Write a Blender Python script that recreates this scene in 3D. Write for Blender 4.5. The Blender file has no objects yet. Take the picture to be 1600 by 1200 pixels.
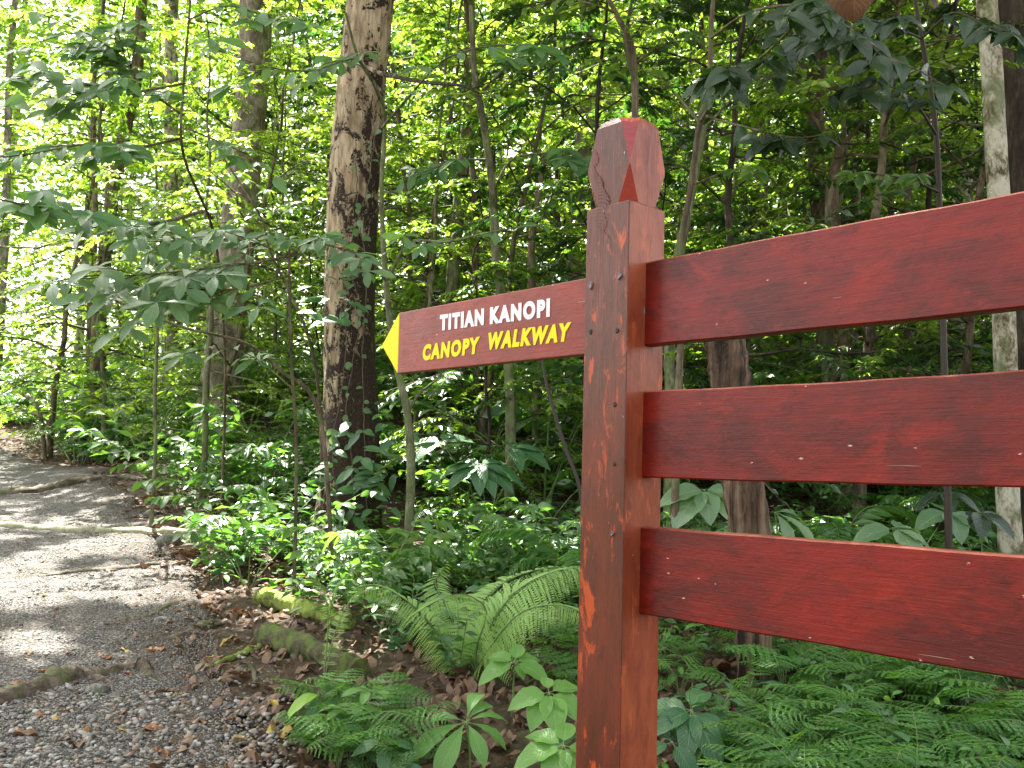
import bpy, math, random
import numpy as np
from mathutils import Vector, Matrix

# ------------------------------------------------------------------ camera, world, sun
scene = bpy.context.scene
HC = 1.25                      # eye height
FPX, PITCH, ROLL = 1408.2, .0883, .0197
cam_data = bpy.data.cameras.new('camera')
cam_data.sensor_width = 36
cam_data.lens = 36 * FPX / 1600
cam_data.clip_start, cam_data.clip_end = .05, 500
cam = bpy.data.objects.new('camera', cam_data)
scene.collection.objects.link(cam)
cam.matrix_world = Matrix.Translation((0, 0, HC)) @ Matrix.Rotation(math.pi / 2 + PITCH, 4, 'X') @ Matrix.Rotation(ROLL, 4, 'Z')
scene.camera = cam

SUN_EL, SUN_AZ = math.radians(55), math.radians(-28)      # azimuth from +Y, negative = to the left
SUN = np.array([math.sin(SUN_AZ) * math.cos(SUN_EL), math.cos(SUN_AZ) * math.cos(SUN_EL), math.sin(SUN_EL)])
world = bpy.data.worlds.new('World'); scene.world = world; world.use_nodes = True
wn = world.node_tree
sky = wn.nodes.new('ShaderNodeTexSky'); sky.sky_type = 'NISHITA'; sky.sun_disc = False
sky.sun_elevation = SUN_EL; sky.sun_rotation = SUN_AZ
sky.air_density = 1.0; sky.dust_density = 4.0; sky.ozone_density = 1.0
bg = wn.nodes['Background']; bg.inputs['Strength'].default_value = .14
hz = wn.nodes.new('ShaderNodeRGBToBW'); wn.links.new(sky.outputs[0], hz.inputs[0])        # hazy white tropical sky
mk = wn.nodes.new('ShaderNodeMix'); mk.data_type = 'RGBA'; mk.inputs[0].default_value = .72
tn = wn.nodes.new('ShaderNodeMix'); tn.data_type = 'RGBA'; tn.blend_type = 'MULTIPLY'; tn.inputs[0].default_value = 1; tn.inputs[7].default_value = (1.04, 1, .93, 1)
wn.links.new(sky.outputs[0], mk.inputs[6]); wn.links.new(hz.outputs[0], mk.inputs[7]); wn.links.new(mk.outputs[2], tn.inputs[6])
wn.links.new(tn.outputs[2], bg.inputs['Color'])
sd = bpy.data.lights.new('sun', 'SUN'); sd.energy = 5; sd.angle = math.radians(.4); sd.color = (1, .95, .86)
so = bpy.data.objects.new('sun', sd); scene.collection.objects.link(so)
so.rotation_euler = Vector(SUN).to_track_quat('Z', 'Y').to_euler()
vs = scene.view_settings
vs.view_transform = 'Standard'; vs.look = 'None'; vs.gamma = 1; vs.exposure = 2.9
cy = scene.cycles
cy.max_bounces = 7; cy.diffuse_bounces = 4; cy.glossy_bounces = 2; cy.transmission_bounces = 5; cy.transparent_max_bounces = 4
cy.use_denoising = True
try: cy.denoising_prefilter = 'ACCURATE'
except Exception: pass
cy.caustics_reflective = False; cy.caustics_refractive = False
cy.sample_clamp_indirect = 8

rng = np.random.default_rng(7)
U = rng.uniform
def lerp(a, b, t): return a + (b - a) * t
def sstep(a, b, x):
    t = np.clip((np.asarray(x, float) - a) / (b - a), 0, 1); return t * t * (3 - 2 * t)

# ------------------------------------------------------------------ terrain height and picture rays
def g(x, y):
    x = np.asarray(x, float); y = np.asarray(y, float)
    z = .1 * np.clip(y - 2.5, 0, 22)
    z = z + .22 * np.clip(y - 8.5, 0, 22) * sstep(-6.5, -1.5, x) * (1 - .5 * sstep(4, 12, x))
    z = z + .10 * np.clip(y - 14, 0, 25)
    z = z + .05 * np.sin(x * .9 + 1.3) * np.sin(y * .7) * sstep(3, 7, y) + .02 * np.sin(x * 2.7 + y * 1.9)
    return z
RM = np.array(cam.matrix_world.to_3x3())
def ray(px, py):
    v = RM @ np.array([(px - 800) / FPX, (600 - py) / FPX, -1.0]); return v / v[1]
def at(px, py, Y):                       # the point of the scene Y metres ahead in that direction
    return np.array([0, 0, HC]) + ray(px, py) * Y
def ground(px, Y):                        # the ground point Y metres ahead
    p = at(px, 720, Y)
    return np.array([p[0], p[1], float(g(p[0], p[1]))])
def hit(px, py):                          # where a look in that direction meets the ground
    d = ray(px, py)
    for Y in np.arange(1.5, 60, .05):
        if HC + d[2] * Y < g(d[0] * Y, Y): break
    return np.array([d[0] * Y, Y, float(g(d[0] * Y, Y))])
def project(P):
    q = RM.T @ (np.array(P) - np.array([0, 0, HC]))
    return 800 + FPX * q[0] / -q[2], 600 - FPX * q[1] / -q[2]
def path_edge(y): return np.interp(y, [-3, 0, 3.4, 4.1, 5.6, 8, 12, 15, 20], [-.75, -.75, -.85, -1.1, -1.75, -3.0, -5.3, -8.3, -13])

# ------------------------------------------------------------------ node helpers and materials
def new_mat(name):
    m = bpy.data.materials.new(name); m.use_nodes = True
    nt = m.node_tree; nt.nodes.clear()
    out = nt.nodes.new('ShaderNodeOutputMaterial')
    return m, nt, out
def N(nt, t, **kw):
    n = nt.nodes.new(t)
    for k, v in kw.items():
        if k in n.inputs.keys() if isinstance(k, str) else False: n.inputs[k].default_value = v
        else: setattr(n, k, v)
    return n
def noise(nt, vec, scale, detail=4, rough=.55, dist=0):
    n = nt.nodes.new('ShaderNodeTexNoise'); n.inputs['Scale'].default_value = scale
    n.inputs['Detail'].default_value = detail; n.inputs['Roughness'].default_value = rough; n.inputs['Distortion'].default_value = dist
    if vec is not None: nt.links.new(vec, n.inputs['Vector'])
    return n.outputs['Fac']
def ramp(nt, fac, stops, interp='LINEAR'):
    r = nt.nodes.new('ShaderNodeValToRGB'); r.color_ramp.interpolation = interp
    e = r.color_ramp.elements
    while len(e) < len(stops): e.new(.5)
    for k, (p, c) in enumerate(stops):
        e[k].position = p; e[k].color = (*c, 1) if len(c) == 3 else c
    nt.links.new(fac, r.inputs[0]); return r.outputs[0]
def rampf(nt, fac, a, b):
    r = nt.nodes.new('ShaderNodeMapRange'); r.inputs[1].default_value = a; r.inputs[2].default_value = b
    nt.links.new(fac, r.inputs[0]); return r.outputs[0]
def mixc(nt, fac, a, b):
    m = nt.nodes.new('ShaderNodeMix'); m.data_type = 'RGBA'
    for s, v in ((0, fac), (6, a), (7, b)):
        if isinstance(v, (int, float)): m.inputs[s].default_value = v
        elif isinstance(v, tuple): m.inputs[s].default_value = (*v, 1)
        else: nt.links.new(v, m.inputs[s])
    return m.outputs[2]
def math_(nt, op, a, b=0.0):
    m = nt.nodes.new('ShaderNodeMath'); m.operation = op
    for s, v in ((0, a), (1, b)):
        if isinstance(v, (int, float)): m.inputs[s].default_value = v
        else: nt.links.new(v, m.inputs[s])
    return m.outputs[0]
def coords(nt, kind='Object', scale=(1, 1, 1)):
    t = nt.nodes.new('ShaderNodeTexCoord'); m = nt.nodes.new('ShaderNodeMapping')
    m.inputs['Scale'].default_value = scale; nt.links.new(t.outputs[kind], m.inputs[0]); return m.outputs[0]
def bump(nt, h, strength=.5, dist=.01):
    b = nt.nodes.new('ShaderNodeBump'); b.inputs['Strength'].default_value = strength; b.inputs['Distance'].default_value = dist
    nt.links.new(h, b.inputs['Height']); return b.outputs[0]
def principled(nt, out, col, rough=.6, nrm=None, spec=.5, coat=0):
    p = nt.nodes.new('ShaderNodeBsdfPrincipled')
    if isinstance(col, tuple): p.inputs['Base Color'].default_value = (*col, 1)
    else: nt.links.new(col, p.inputs['Base Color'])
    if isinstance(rough, (int, float)): p.inputs['Roughness'].default_value = rough
    else: nt.links.new(rough, p.inputs['Roughness'])
    p.inputs['Specular IOR Level'].default_value = spec; p.inputs['Coat Weight'].default_value = coat
    if nrm is not None: nt.links.new(nrm, p.inputs['Normal'])
    if out is not None: nt.links.new(p.outputs[0], out.inputs[0])
    return p

def leaf_mat(name, c0, c1, t0, t1, rough=.42, trans=.42, veins=False, under=None, spots=False, spec=.5):
    m, nt, out = new_mat(name)
    a = nt.nodes.new('ShaderNodeAttribute'); a.attribute_name = 'tint'
    tint = a.outputs['Fac']
    oi = nt.nodes.new('ShaderNodeObjectInfo')
    v = math_(nt, 'ADD', math_(nt, 'MULTIPLY', tint, .62), math_(nt, 'MULTIPLY', oi.outputs['Random'], .38))
    col = ramp(nt, v, [(0, c0), (1, c1)])
    tc = ramp(nt, v, [(0, t0), (1, t1)])
    nrm = None
    if veins:
        uvn = nt.nodes.new('ShaderNodeUVMap'); sx = nt.nodes.new('ShaderNodeSeparateXYZ'); nt.links.new(uvn.outputs[0], sx.inputs[0])
        au = math_(nt, 'ABSOLUTE', math_(nt, 'SUBTRACT', sx.outputs[0], .5))
        w = math_(nt, 'SINE', math_(nt, 'MULTIPLY', math_(nt, 'SUBTRACT', sx.outputs[1], math_(nt, 'MULTIPLY', au, .55)), 75))
        vein = rampf(nt, w, .55, 1)
        mid = rampf(nt, au, .035, .0)
        vv = math_(nt, 'MAXIMUM', math_(nt, 'MULTIPLY', vein, .45), mid)
        col = mixc(nt, math_(nt, 'MULTIPLY', vv, .45), col, tuple(min(1, x * 1.8 + .05) for x in c1))
        nrm = bump(nt, math_(nt, 'MULTIPLY', math_(nt, 'MAXIMUM', vein, mid), -1), .6, .004)
    if veins or spots:
        fb = noise(nt, coords(nt, 'Object'), 42, 5, .6)
        col = mixc(nt, math_(nt, 'MULTIPLY', rampf(nt, fb, .68, .71), .8), col, (.14, .09, .035))
    if spots:
        f = noise(nt, coords(nt, 'Object'), 130, 2)
        col = mixc(nt, math_(nt, 'MULTIPLY', rampf(nt, f, .66, .72), .7), col, (.35, .36, .25))
    if under:
        gm = nt.nodes.new('ShaderNodeNewGeometry')
        col = mixc(nt, gm.outputs['Backfacing'], col, under)
    p = principled(nt, None, col, rough, nrm, spec)
    tr = nt.nodes.new('ShaderNodeBsdfTranslucent'); nt.links.new(tc, tr.inputs[0])
    mx = nt.nodes.new('ShaderNodeMixShader'); mx.inputs[0].default_value = trans
    nt.links.new(p.outputs[0], mx.inputs[1]); nt.links.new(tr.outputs[0], mx.inputs[2]); nt.links.new(mx.outputs[0], out.inputs[0])
    return m

M = {}
M['leaf'] = leaf_mat('forest_leaf', (.014, .05, .012), (.10, .19, .035), (.10, .30, .012), (.44, .66, .05), .32, .48, spec=.7)
M['leaf_mid'] = leaf_mat('dense_leaf', (.012, .045, .012), (.04, .10, .025), (.03, .13, .012), (.11, .27, .025), .32, .33, spec=.8)
M['leaf_yellow'] = leaf_mat('sunny_leaf', (.03, .09, .012), (.14, .23, .035), (.16, .40, .015), (.60, .76, .09), .32, .52, spec=.7)
M['leaf_far'] = leaf_mat('far_leaf', (.03, .08, .015), (.16, .23, .05), (.16, .38, .03), (.64, .78, .13), .45, .52)
M['leaf_canopy'] = leaf_mat('canopy_leaf', (.03, .07, .015), (.08, .15, .03), (.06, .15, .02), (.12, .25, .03), .4, .25)
M['leaf_big'] = leaf_mat('big_leaf', (.04, .13, .04), (.17, .31, .12), (.13, .36, .04), (.32, .56, .07), .32, .44, True, (.13, .15, .055), spec=.75)
M['leaf_grey'] = leaf_mat('grey_green_leaf', (.06, .16, .06), (.24, .36, .19), (.14, .36, .06), (.34, .54, .10), .32, .42, True, (.12, .15, .06), spec=.8)
M['leaf_dark'] = leaf_mat('dark_leaf', (.010, .03, .012), (.03, .065, .018), (.03, .10, .01), (.08, .19, .015), .25, .3, True, spec=.8)
M['leaf_herb'] = leaf_mat('herb_leaf', (.06, .18, .035), (.17, .35, .07), (.14, .40, .04), (.32, .56, .06), .42, .38, True)
M['leaf_herb_dark'] = leaf_mat('herb_dark_leaf', (.025, .10, .035), (.09, .22, .07), (.05, .18, .02), (.12, .28, .03), .36, .3, True, spots=True, spec=.7)
M['leaf_low'] = leaf_mat('low_leaf', (.02, .08, .018), (.10, .22, .05), (.06, .24, .02), (.24, .46, .04), .33, .36, spec=.8)
M['fern'] = leaf_mat('fern_leaf', (.17, .33, .08), (.32, .50, .14), (.28, .54, .08), (.48, .70, .14), .5, .4)
M['lacy'] = leaf_mat('lacy_leaf', (.014, .075, .014), (.12, .28, .045), (.05, .26, .02), (.28, .54, .05), .45, .35)
M['lime'] = leaf_mat('lime_leaf', (.16, .34, .03), (.22, .42, .04), (.4, .62, .04), (.5, .7, .05), .4, .4, True)
M['litter'] = leaf_mat('litter_leaf', (.055, .028, .016), (.26, .16, .09), (.12, .05, .02), (.3, .16, .06), .6, .12)
M['litter_yellow'] = leaf_mat('yellow_dead_leaf', (.30, .20, .04), (.50, .36, .07), (.3, .2, .03), (.4, .3, .05), .55, .2)
M['litter_orange'] = leaf_mat('orange_dead_leaf', (.24, .09, .03), (.34, .16, .06), (.3, .1, .02), (.4, .16, .05), .55, .2, True)
M['litter_brown'] = leaf_mat('brown_dead_leaf', (.085, .045, .024), (.20, .12, .07), (.15, .06, .02), (.25, .1, .04), .6, .15, True)

def bark(name, cols, scale=6, detail=6, stretch=.35, crack=.6, moss=None, ridge=0, contrast=(.40, .60), rough=.8):
    m, nt, out = new_mat(name)
    co = coords(nt, 'Object', (1, 1, stretch))
    f = noise(nt, co, scale, detail, .62, .6)
    f2 = noise(nt, co, scale * 7, 5, .7)
    fm = math_(nt, 'ADD', math_(nt, 'MULTIPLY', f, .72), math_(nt, 'MULTIPLY', f2, .28))
    lo, hi = contrast
    n = len(cols)
    col = ramp(nt, fm, [(lerp(lo, hi, k / (n - 1)), c) for k, c in enumerate(cols)])
    if moss:
        fo = noise(nt, coords(nt, 'Object', (1, 1, .6)), scale * .8, 5, .6, .3)
        col = mixc(nt, math_(nt, 'MULTIPLY', rampf(nt, fo, .50, .62), .75), col, moss)
    h = math_(nt, 'ADD', math_(nt, 'MULTIPLY', f, .5), f2)
    if ridge:
        wv = noise(nt, coords(nt, 'Object', (1, 1, .06)), ridge, 6, .65, .3)
        cr = rampf(nt, wv, .38, .5)
        col = mixc(nt, math_(nt, 'SUBTRACT', 1, cr), col, tuple(x * .18 for x in cols[0]))
        h = math_(nt, 'ADD', h, math_(nt, 'MULTIPLY', cr, 1.2))
    principled(nt, out, col, rough, bump(nt, h, crack, .012), .25)
    return m
def mottled():
    m, nt, out = new_mat('mottled_bark')
    co = coords(nt, 'Object', (1, 1, .55)); f = noise(nt, co, 7, 8, .68, .9); f2 = noise(nt, coords(nt), 45, 5, .7); f3 = noise(nt, coords(nt, 'Object', (1, 1, .3)), 16, 4, .6)
    sp = nt.nodes.new('ShaderNodeSeparateXYZ'); t = nt.nodes.new('ShaderNodeTexCoord'); nt.links.new(t.outputs['Object'], sp.inputs[0])
    sd_ = math_(nt, 'SUBTRACT', math_(nt, 'MULTIPLY', sp.outputs[2], .052), sp.outputs[0])
    side = math_(nt, 'MINIMUM', math_(nt, 'MAXIMUM', sd_, -.22), .22)      # more cream towards one side, more so higher up
    v = math_(nt, 'ADD', math_(nt, 'ADD', f, math_(nt, 'MULTIPLY', side, .52)), math_(nt, 'MULTIPLY', math_(nt, 'SUBTRACT', f2, .5), .42))
    up = math_(nt, 'MULTIPLY', math_(nt, 'SUBTRACT', sp.outputs[2], 2.2), .036)
    v = math_(nt, 'ADD', v, up)
    mask = rampf(nt, v, .592, .614)
    dark = ramp(nt, f2, [(.35, (.020, .013, .009)), (.6, (.055, .035, .024)), (.72, (.13, .095, .06))])
    light = ramp(nt, f3, [(.35, (.24, .17, .10)), (.5, (.41, .32, .20)), (.65, (.50, .42, .28))])
    col = mixc(nt, mask, dark, light)
    sc_ = noise(nt, coords(nt, 'Object', (1, 1, .25)), 26, 4, .6)
    col = mixc(nt, math_(nt, 'MULTIPLY', math_(nt, 'GREATER_THAN', sc_, .665), .8), col, (.34, .26, .15))
    rd = rampf(nt, noise(nt, coords(nt, 'Object', (1, 1, .12)), 22, 5, .65, .4), .40, .52)
    col = mixc(nt, math_(nt, 'MULTIPLY', math_(nt, 'SUBTRACT', 1, rd), .28), col, (.05, .035, .02))
    h = math_(nt, 'ADD', math_(nt, 'ADD', math_(nt, 'MULTIPLY', mask, .9), rd), math_(nt, 'ADD', f2, math_(nt, 'MULTIPLY', sc_, .6)))
    principled(nt, out, col, .8, bump(nt, h, .9, .014), .25); return m
M['bark_mottled'] = mottled()
M['bark_grey'] = bark('grey_bark', [(.08, .07, .05), (.20, .18, .13), (.36, .33, .26)], 9, 7, .5, .6)
M['bark_brown'] = bark('brown_bark', [(.045, .032, .02), (.11, .08, .05), (.22, .18, .12)], 8, 6, .3, .7, (.07, .10, .03))
M['bark_dark'] = bark('dark_bark', [(.018, .013, .009), (.04, .03, .02), (.09, .07, .05)], 8, 6, .3, .8)
M['bark_pale'] = bark('pale_bark', [(.05, .04, .02), (.16, .14, .08), (.33, .31, .22), (.46, .44, .34)], 9, 8, .6, .8, (.10, .13, .05), contrast=(.40, .56))
M['bark_green'] = bark('green_lichen_bark', [(.05, .045, .025), (.105, .105, .055), (.21, .22, .13)], 10, 6, .4, .5, (.12, .17, .05))
M['wood_old'] = bark('weathered_wood', [(.045, .027, .017), (.10, .062, .038), (.20, .14, .09)], 12, 6, .08, 1, ridge=14)
M['root'] = bark('root_bark', [(.05, .036, .026), (.11, .085, .06), (.2, .16, .12)], 12, 6, 1, .8, (.06, .085, .02))
M['moss_log'] = bark('mossy_wood', [(.05, .04, .02), (.12, .14, .03), (.22, .28, .05)], 14, 7, 1, 1, (.26, .36, .05), contrast=(.4, .56))
M['moss_dark'] = bark('dark_mossy_wood', [(.03, .024, .015), (.07, .06, .03), (.10, .13, .03)], 14, 7, 1, 1, (.11, .17, .025))
M['timber'] = bark('step_timber', [(.12, .13, .07), (.22, .22, .13), (.32, .31, .2)], 14, 6, 1, .5)
M['rock'] = bark('rock', [(.06, .06, .05), (.14, .14, .12), (.24, .23, .21)], 9, 6, 1, .7, (.07, .09, .03))

def stem_mat(name, c):
    m, nt, out = new_mat(name); f = noise(nt, coords(nt), 40, 3)
    principled(nt, out, mixc(nt, f, tuple(x * .6 for x in c), tuple(min(1, x * 1.4) for x in c)), .6, spec=.3); return m
M['twig'] = stem_mat('twig_bark', (.10, .08, .05))
M['twig_dark'] = stem_mat('dark_twig_bark', (.035, .025, .018))
M['stem_green'] = stem_mat('green_stem', (.12, .18, .06))

def paint(name, base, dark, bright, post=False):
    m, nt, out = new_mat(name)
    sc_ = (6, 6, 1.8) if post else (2.6, 6, 5)
    f = noise(nt, coords(nt, 'Object', sc_), 1.7, 7, .68, .5)
    f2 = noise(nt, coords(nt, 'Object', tuple(x * 1.0 for x in sc_)), 8, 7, .75, .3)
    col = mixc(nt, rampf(nt, f, .40, .62), base, dark)
    col = mixc(nt, math_(nt, 'MULTIPLY', rampf(nt, f2, .50, .68), .6), col, tuple(x * .55 for x in dark))
    f3 = noise(nt, coords(nt, 'Object', (11, 11, 3.6) if post else (4, 9, 7)), 2.6, 7, .7, .5)
    col = mixc(nt, math_(nt, 'MULTIPLY', rampf(nt, f3, .56, .62) if post else rampf(nt, f3, .54, .70), .85 if post else .55), col, bright)
    # chips, scratches and grain lines with a shape of their own
    chip = None
    for sc2, dd, thr in ((24, .038, .74), (60, .065, .86)):
        vo = nt.nodes.new('ShaderNodeTexVoronoi'); vo.inputs['Scale'].default_value = sc2
        nz = nt.nodes.new('ShaderNodeTexNoise'); nz.inputs['Scale'].default_value = 160; nz.inputs['Detail'].default_value = 3
        va = nt.nodes.new('ShaderNodeVectorMath'); va.operation = 'MULTIPLY_ADD'; va.inputs[1].default_value = (.006,) * 3
        nt.links.new(nz.outputs['Color'], va.inputs[0]); nt.links.new(coords(nt, 'Object', (.5, 1, 1) if not post else (1, 1, .5)), va.inputs[2]); nt.links.new(va.outputs[0], vo.inputs['Vector'])
        c_ = math_(nt, 'LESS_THAN', vo.outputs['Distance'], dd)
        sx = nt.nodes.new('ShaderNodeSeparateColor'); nt.links.new(vo.outputs['Color'], sx.inputs[0])
        c_ = math_(nt, 'MULTIPLY', c_, math_(nt, 'GREATER_THAN', sx.outputs[0], thr))
        chip = c_ if chip is None else math_(nt, 'MAXIMUM', chip, c_)
    scr = noise(nt, coords(nt, 'Object', (1.3, 40, 90) if not post else (90, 90, 3)), 3.4, 2, .4)
    scr2 = noise(nt, coords(nt), 7, 2)
    scm = math_(nt, 'MULTIPLY', math_(nt, 'GREATER_THAN', scr, .785), math_(nt, 'GREATER_THAN', scr2, .55))
    col = mixc(nt, math_(nt, 'MAXIMUM', chip, math_(nt, 'MULTIPLY', scm, .5)), col, (.62, .44, .36))
    grain = noise(nt, coords(nt, 'Object', (5, 90, 120) if not post else (120, 120, 5)), 2.5, 6, .7)
    col = mixc(nt, math_(nt, 'MULTIPLY', rampf(nt, grain, .52, .74), .14), col, tuple(x * .45 for x in dark))
    h = math_(nt, 'ADD', math_(nt, 'MULTIPLY', grain, .35), math_(nt, 'MULTIPLY', f2, .7))
    rg = math_(nt, 'ADD', math_(nt, 'MULTIPLY', f2, .5), .12)
    principled(nt, out, col, rg, bump(nt, h, .45, .004), .30, .06)
    return m
M['paint_rail'] = paint('red_rail_paint', (.18, .0075, .0025), (.075, .006, .0025), (.27, .015, .0035))
M['paint_post'] = paint('red_post_paint', (.125, .026, .010), (.070, .020, .009), (.42, .065, .013), True)
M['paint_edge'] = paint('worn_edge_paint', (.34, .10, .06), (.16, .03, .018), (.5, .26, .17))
M['paint_sky_lit'] = paint('sky_lit_post_paint', (.29, .075, .032), (.20, .040, .018), (.42, .09, .03), True)  # paler post paint: sky reflection on the right faces put into the colour
M['paint_sign'] = paint('sign_board_paint', (.22, .020, .006), (.16, .018, .006), (.28, .026, .007))
def plain(name, c, rough=.5, spec=.5):
    m, nt, out = new_mat(name); f = noise(nt, coords(nt), 60, 3)
    principled(nt, out, mixc(nt, f, tuple(x * .88 for x in c), c), rough, spec=spec); return m
def gloss_red():
    m, nt, out = new_mat('glossy_fresh_red_paint'); f = noise(nt, coords(nt, 'Object', (9, 9, 30)), 4, 5, .6)
    principled(nt, out, mixc(nt, f, (.16, .008, .006), (.34, .022, .014)), .16, bump(nt, f, .25, .003), .6, .4); return m
M['paint_gloss'] = gloss_red()
def letter_paint(name, c):
    m, nt, out = new_mat(name); f = noise(nt, coords(nt), 38, 5, .65); f2 = noise(nt, coords(nt), 260, 4, .7)
    col = mixc(nt, f, tuple(x * .80 for x in c), c)
    col = mixc(nt, math_(nt, 'MULTIPLY', rampf(nt, math_(nt, 'ADD', math_(nt, 'MULTIPLY', f2, .6), math_(nt, 'MULTIPLY', f, .4)), .60, .64), .7), col, (.25, .05, .02))
    principled(nt, out, col, .55, bump(nt, f2, .3, .001), .25); return m
M['yellow'] = letter_paint('yellow_paint', (.80, .66, .002))
M['white'] = letter_paint('white_paint', (.85, .84, .84))
M['hole'] = plain('dark_hole', (.012, .008, .008), .7)
M['metal'] = plain('dull_screw_metal', (.12, .09, .10), .35)
M['fungus'] = plain('white_fungus', (.62, .62, .5), .6)

def soil():
    m, nt, out = new_mat('forest_soil')
    co = coords(nt, 'Object')
    f = noise(nt, co, 1.3, 6); f2 = noise(nt, co, 22, 8, .7)
    col = ramp(nt, f2, [(.3, (.022, .015, .010)), (.5, (.065, .044, .028)), (.66, (.14, .095, .06))])
    col = mixc(nt, math_(nt, 'MULTIPLY', rampf(nt, f, .5, .7), .5), col, (.05, .065, .02))
    principled(nt, out, col, .9, bump(nt, f2, 1, .03), .2); return m
M['soil'] = soil()
def gravel_sheet():
    m, nt, out = new_mat('gravel_surface')
    co = coords(nt, 'Object')
    vo = nt.nodes.new('ShaderNodeTexVoronoi'); vo.inputs['Scale'].default_value = 75; nt.links.new(co, vo.inputs['Vector'])
    v2 = nt.nodes.new('ShaderNodeTexVoronoi'); v2.inputs['Scale'].default_value = 130; nt.links.new(co, v2.inputs['Vector'])
    s = nt.nodes.new('ShaderNodeSeparateColor'); nt.links.new(vo.outputs['Color'], s.inputs[0])
    col = ramp(nt, s.outputs[0], [(0, (.095, .088, .078)), (.4, (.215, .205, .187)), (.8, (.33, .318, .292)), (1, (.24, .19, .14))])
    ed = rampf(nt, vo.outputs['Distance'], .6, .25)
    col = mixc(nt, ed, (.05, .045, .04), col)
    f = noise(nt, co, 1.6, 6, .6)
    col = mixc(nt, math_(nt, 'MULTIPLY', rampf(nt, f, .56, .68), .8), col, (.075, .058, .04))
    ta = nt.nodes.new('ShaderNodeAttribute'); ta.attribute_name = 'tint'
    f5 = noise(nt, co, 5, 6, .65)
    sm = rampf(nt, math_(nt, 'ADD', ta.outputs['Fac'], math_(nt, 'MULTIPLY', math_(nt, 'SUBTRACT', f5, .5), 1.6)), .55, .25)
    col = mixc(nt, math_(nt, 'MULTIPLY', sm, .85), col, (.06, .043, .028))
    h = math_(nt, 'ADD', math_(nt, 'MULTIPLY', vo.outputs['Distance'], -1), math_(nt, 'MULTIPLY', v2.outputs['Distance'], -.5))
    principled(nt, out, col, .8, bump(nt, h, 1, .02), .3); return m
M['gravel_sheet'] = gravel_sheet()
def stone_mat():
    m, nt, out = new_mat('pebble')
    a = nt.nodes.new('ShaderNodeAttribute'); a.attribute_name = 'tint'
    col = ramp(nt, a.outputs['Fac'], [(0, (.06, .055, .048)), (.3, (.14, .132, .118)), (.6, (.23, .22, .195)), (.8, (.34, .325, .29)), (.88, (.25, .18, .12)), (1, (.24, .15, .10))])
    f = noise(nt, coords(nt), 90, 4)
    col = mixc(nt, math_(nt, 'MULTIPLY', f, .4), col, (.10, .09, .08))
    principled(nt, out, col, .65, bump(nt, f, .3, .003), .4); return m
M['pebble'] = stone_mat()

# ------------------------------------------------------------------ mesh building
C = scene.collection
class B:
    """collects vertices and faces, then becomes ONE mesh object"""
    def __init__(s): s.v = []; s.f = []; s.uv = []; s.t = []; s.mi = []; s.n = 0; s.mats = []
    def add(s, V, F, mat, tint=.5, uv=None, smooth=True):
        V = np.asarray(V, float).reshape(-1, 3); F = np.asarray(F, int)
        if mat not in s.mats: s.mats.append(mat)
        s.v.append(V); s.f.append(F + s.n); s.n += len(V)
        s.mi.append((len(F), s.mats.index(mat)))
        s.t.append(np.broadcast_to(np.asarray(tint, float), (len(V),)))
        s.uv.append(np.zeros((len(V), 2)) if uv is None else np.asarray(uv, float))
        return s
    def mesh(s, name, smooth=True, sharp=None):
        me = bpy.data.meshes.new(name)
        V = np.concatenate(s.v)
        me.vertices.add(len(V)); me.vertices.foreach_set('co', V.ravel())
        sizes = np.concatenate([np.full(len(f), f.shape[1]) for f in s.f]); loops = np.concatenate([f.ravel() for f in s.f])
        me.loops.add(len(loops)); me.loops.foreach_set('vertex_index', loops)
        me.polygons.add(len(sizes)); st = np.concatenate([[0], np.cumsum(sizes)[:-1]])
        me.polygons.foreach_set('loop_start', st)
        me.polygons.foreach_set('material_index', np.concatenate([np.full(n, k) for n, k in s.mi]))
        me.polygons.foreach_set('use_smooth', np.full(len(sizes), smooth))
        for m in s.mats: me.materials.append(M[m])
        a = me.attributes.new('tint', 'FLOAT', 'POINT'); a.data.foreach_set('value', np.concatenate(s.t).astype(np.float32))
        uvl = me.uv_layers.new(name='UVMap'); uvl.data.foreach_set('uv', np.concatenate(s.uv)[loops].ravel().astype(np.float32))
        me.update(calc_edges=True)
        return me
    def obj(s, name, parent=None, smooth=True, loc=None, **tags):
        o = bpy.data.objects.new(name, s.mesh(name, smooth)); C.objects.link(o)
        if parent: o.parent = parent
        if loc is not None: o.location = loc
        for k, v in tags.items(): o[k] = v
        return o
def link(name, me, parent=None, loc=None, **tags):
    o = bpy.data.objects.new(name, me); C.objects.link(o)
    if parent: o.parent = parent
    if loc is not None: o.location = loc
    for k, v in tags.items(): o[k] = v
    return o
def thing(name, label, cat, loc=(0, 0, 0), rz=0, group=None, scale=1):
    o = bpy.data.objects.new(name, None); C.objects.link(o); o.empty_display_size = .1
    o.location = tuple(float(q) for q in loc); o.rotation_euler = (0, 0, rz); o.scale = (scale,) * 3
    o['label'] = label; o['category'] = cat
    if group: o['group'] = group
    return o

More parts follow.
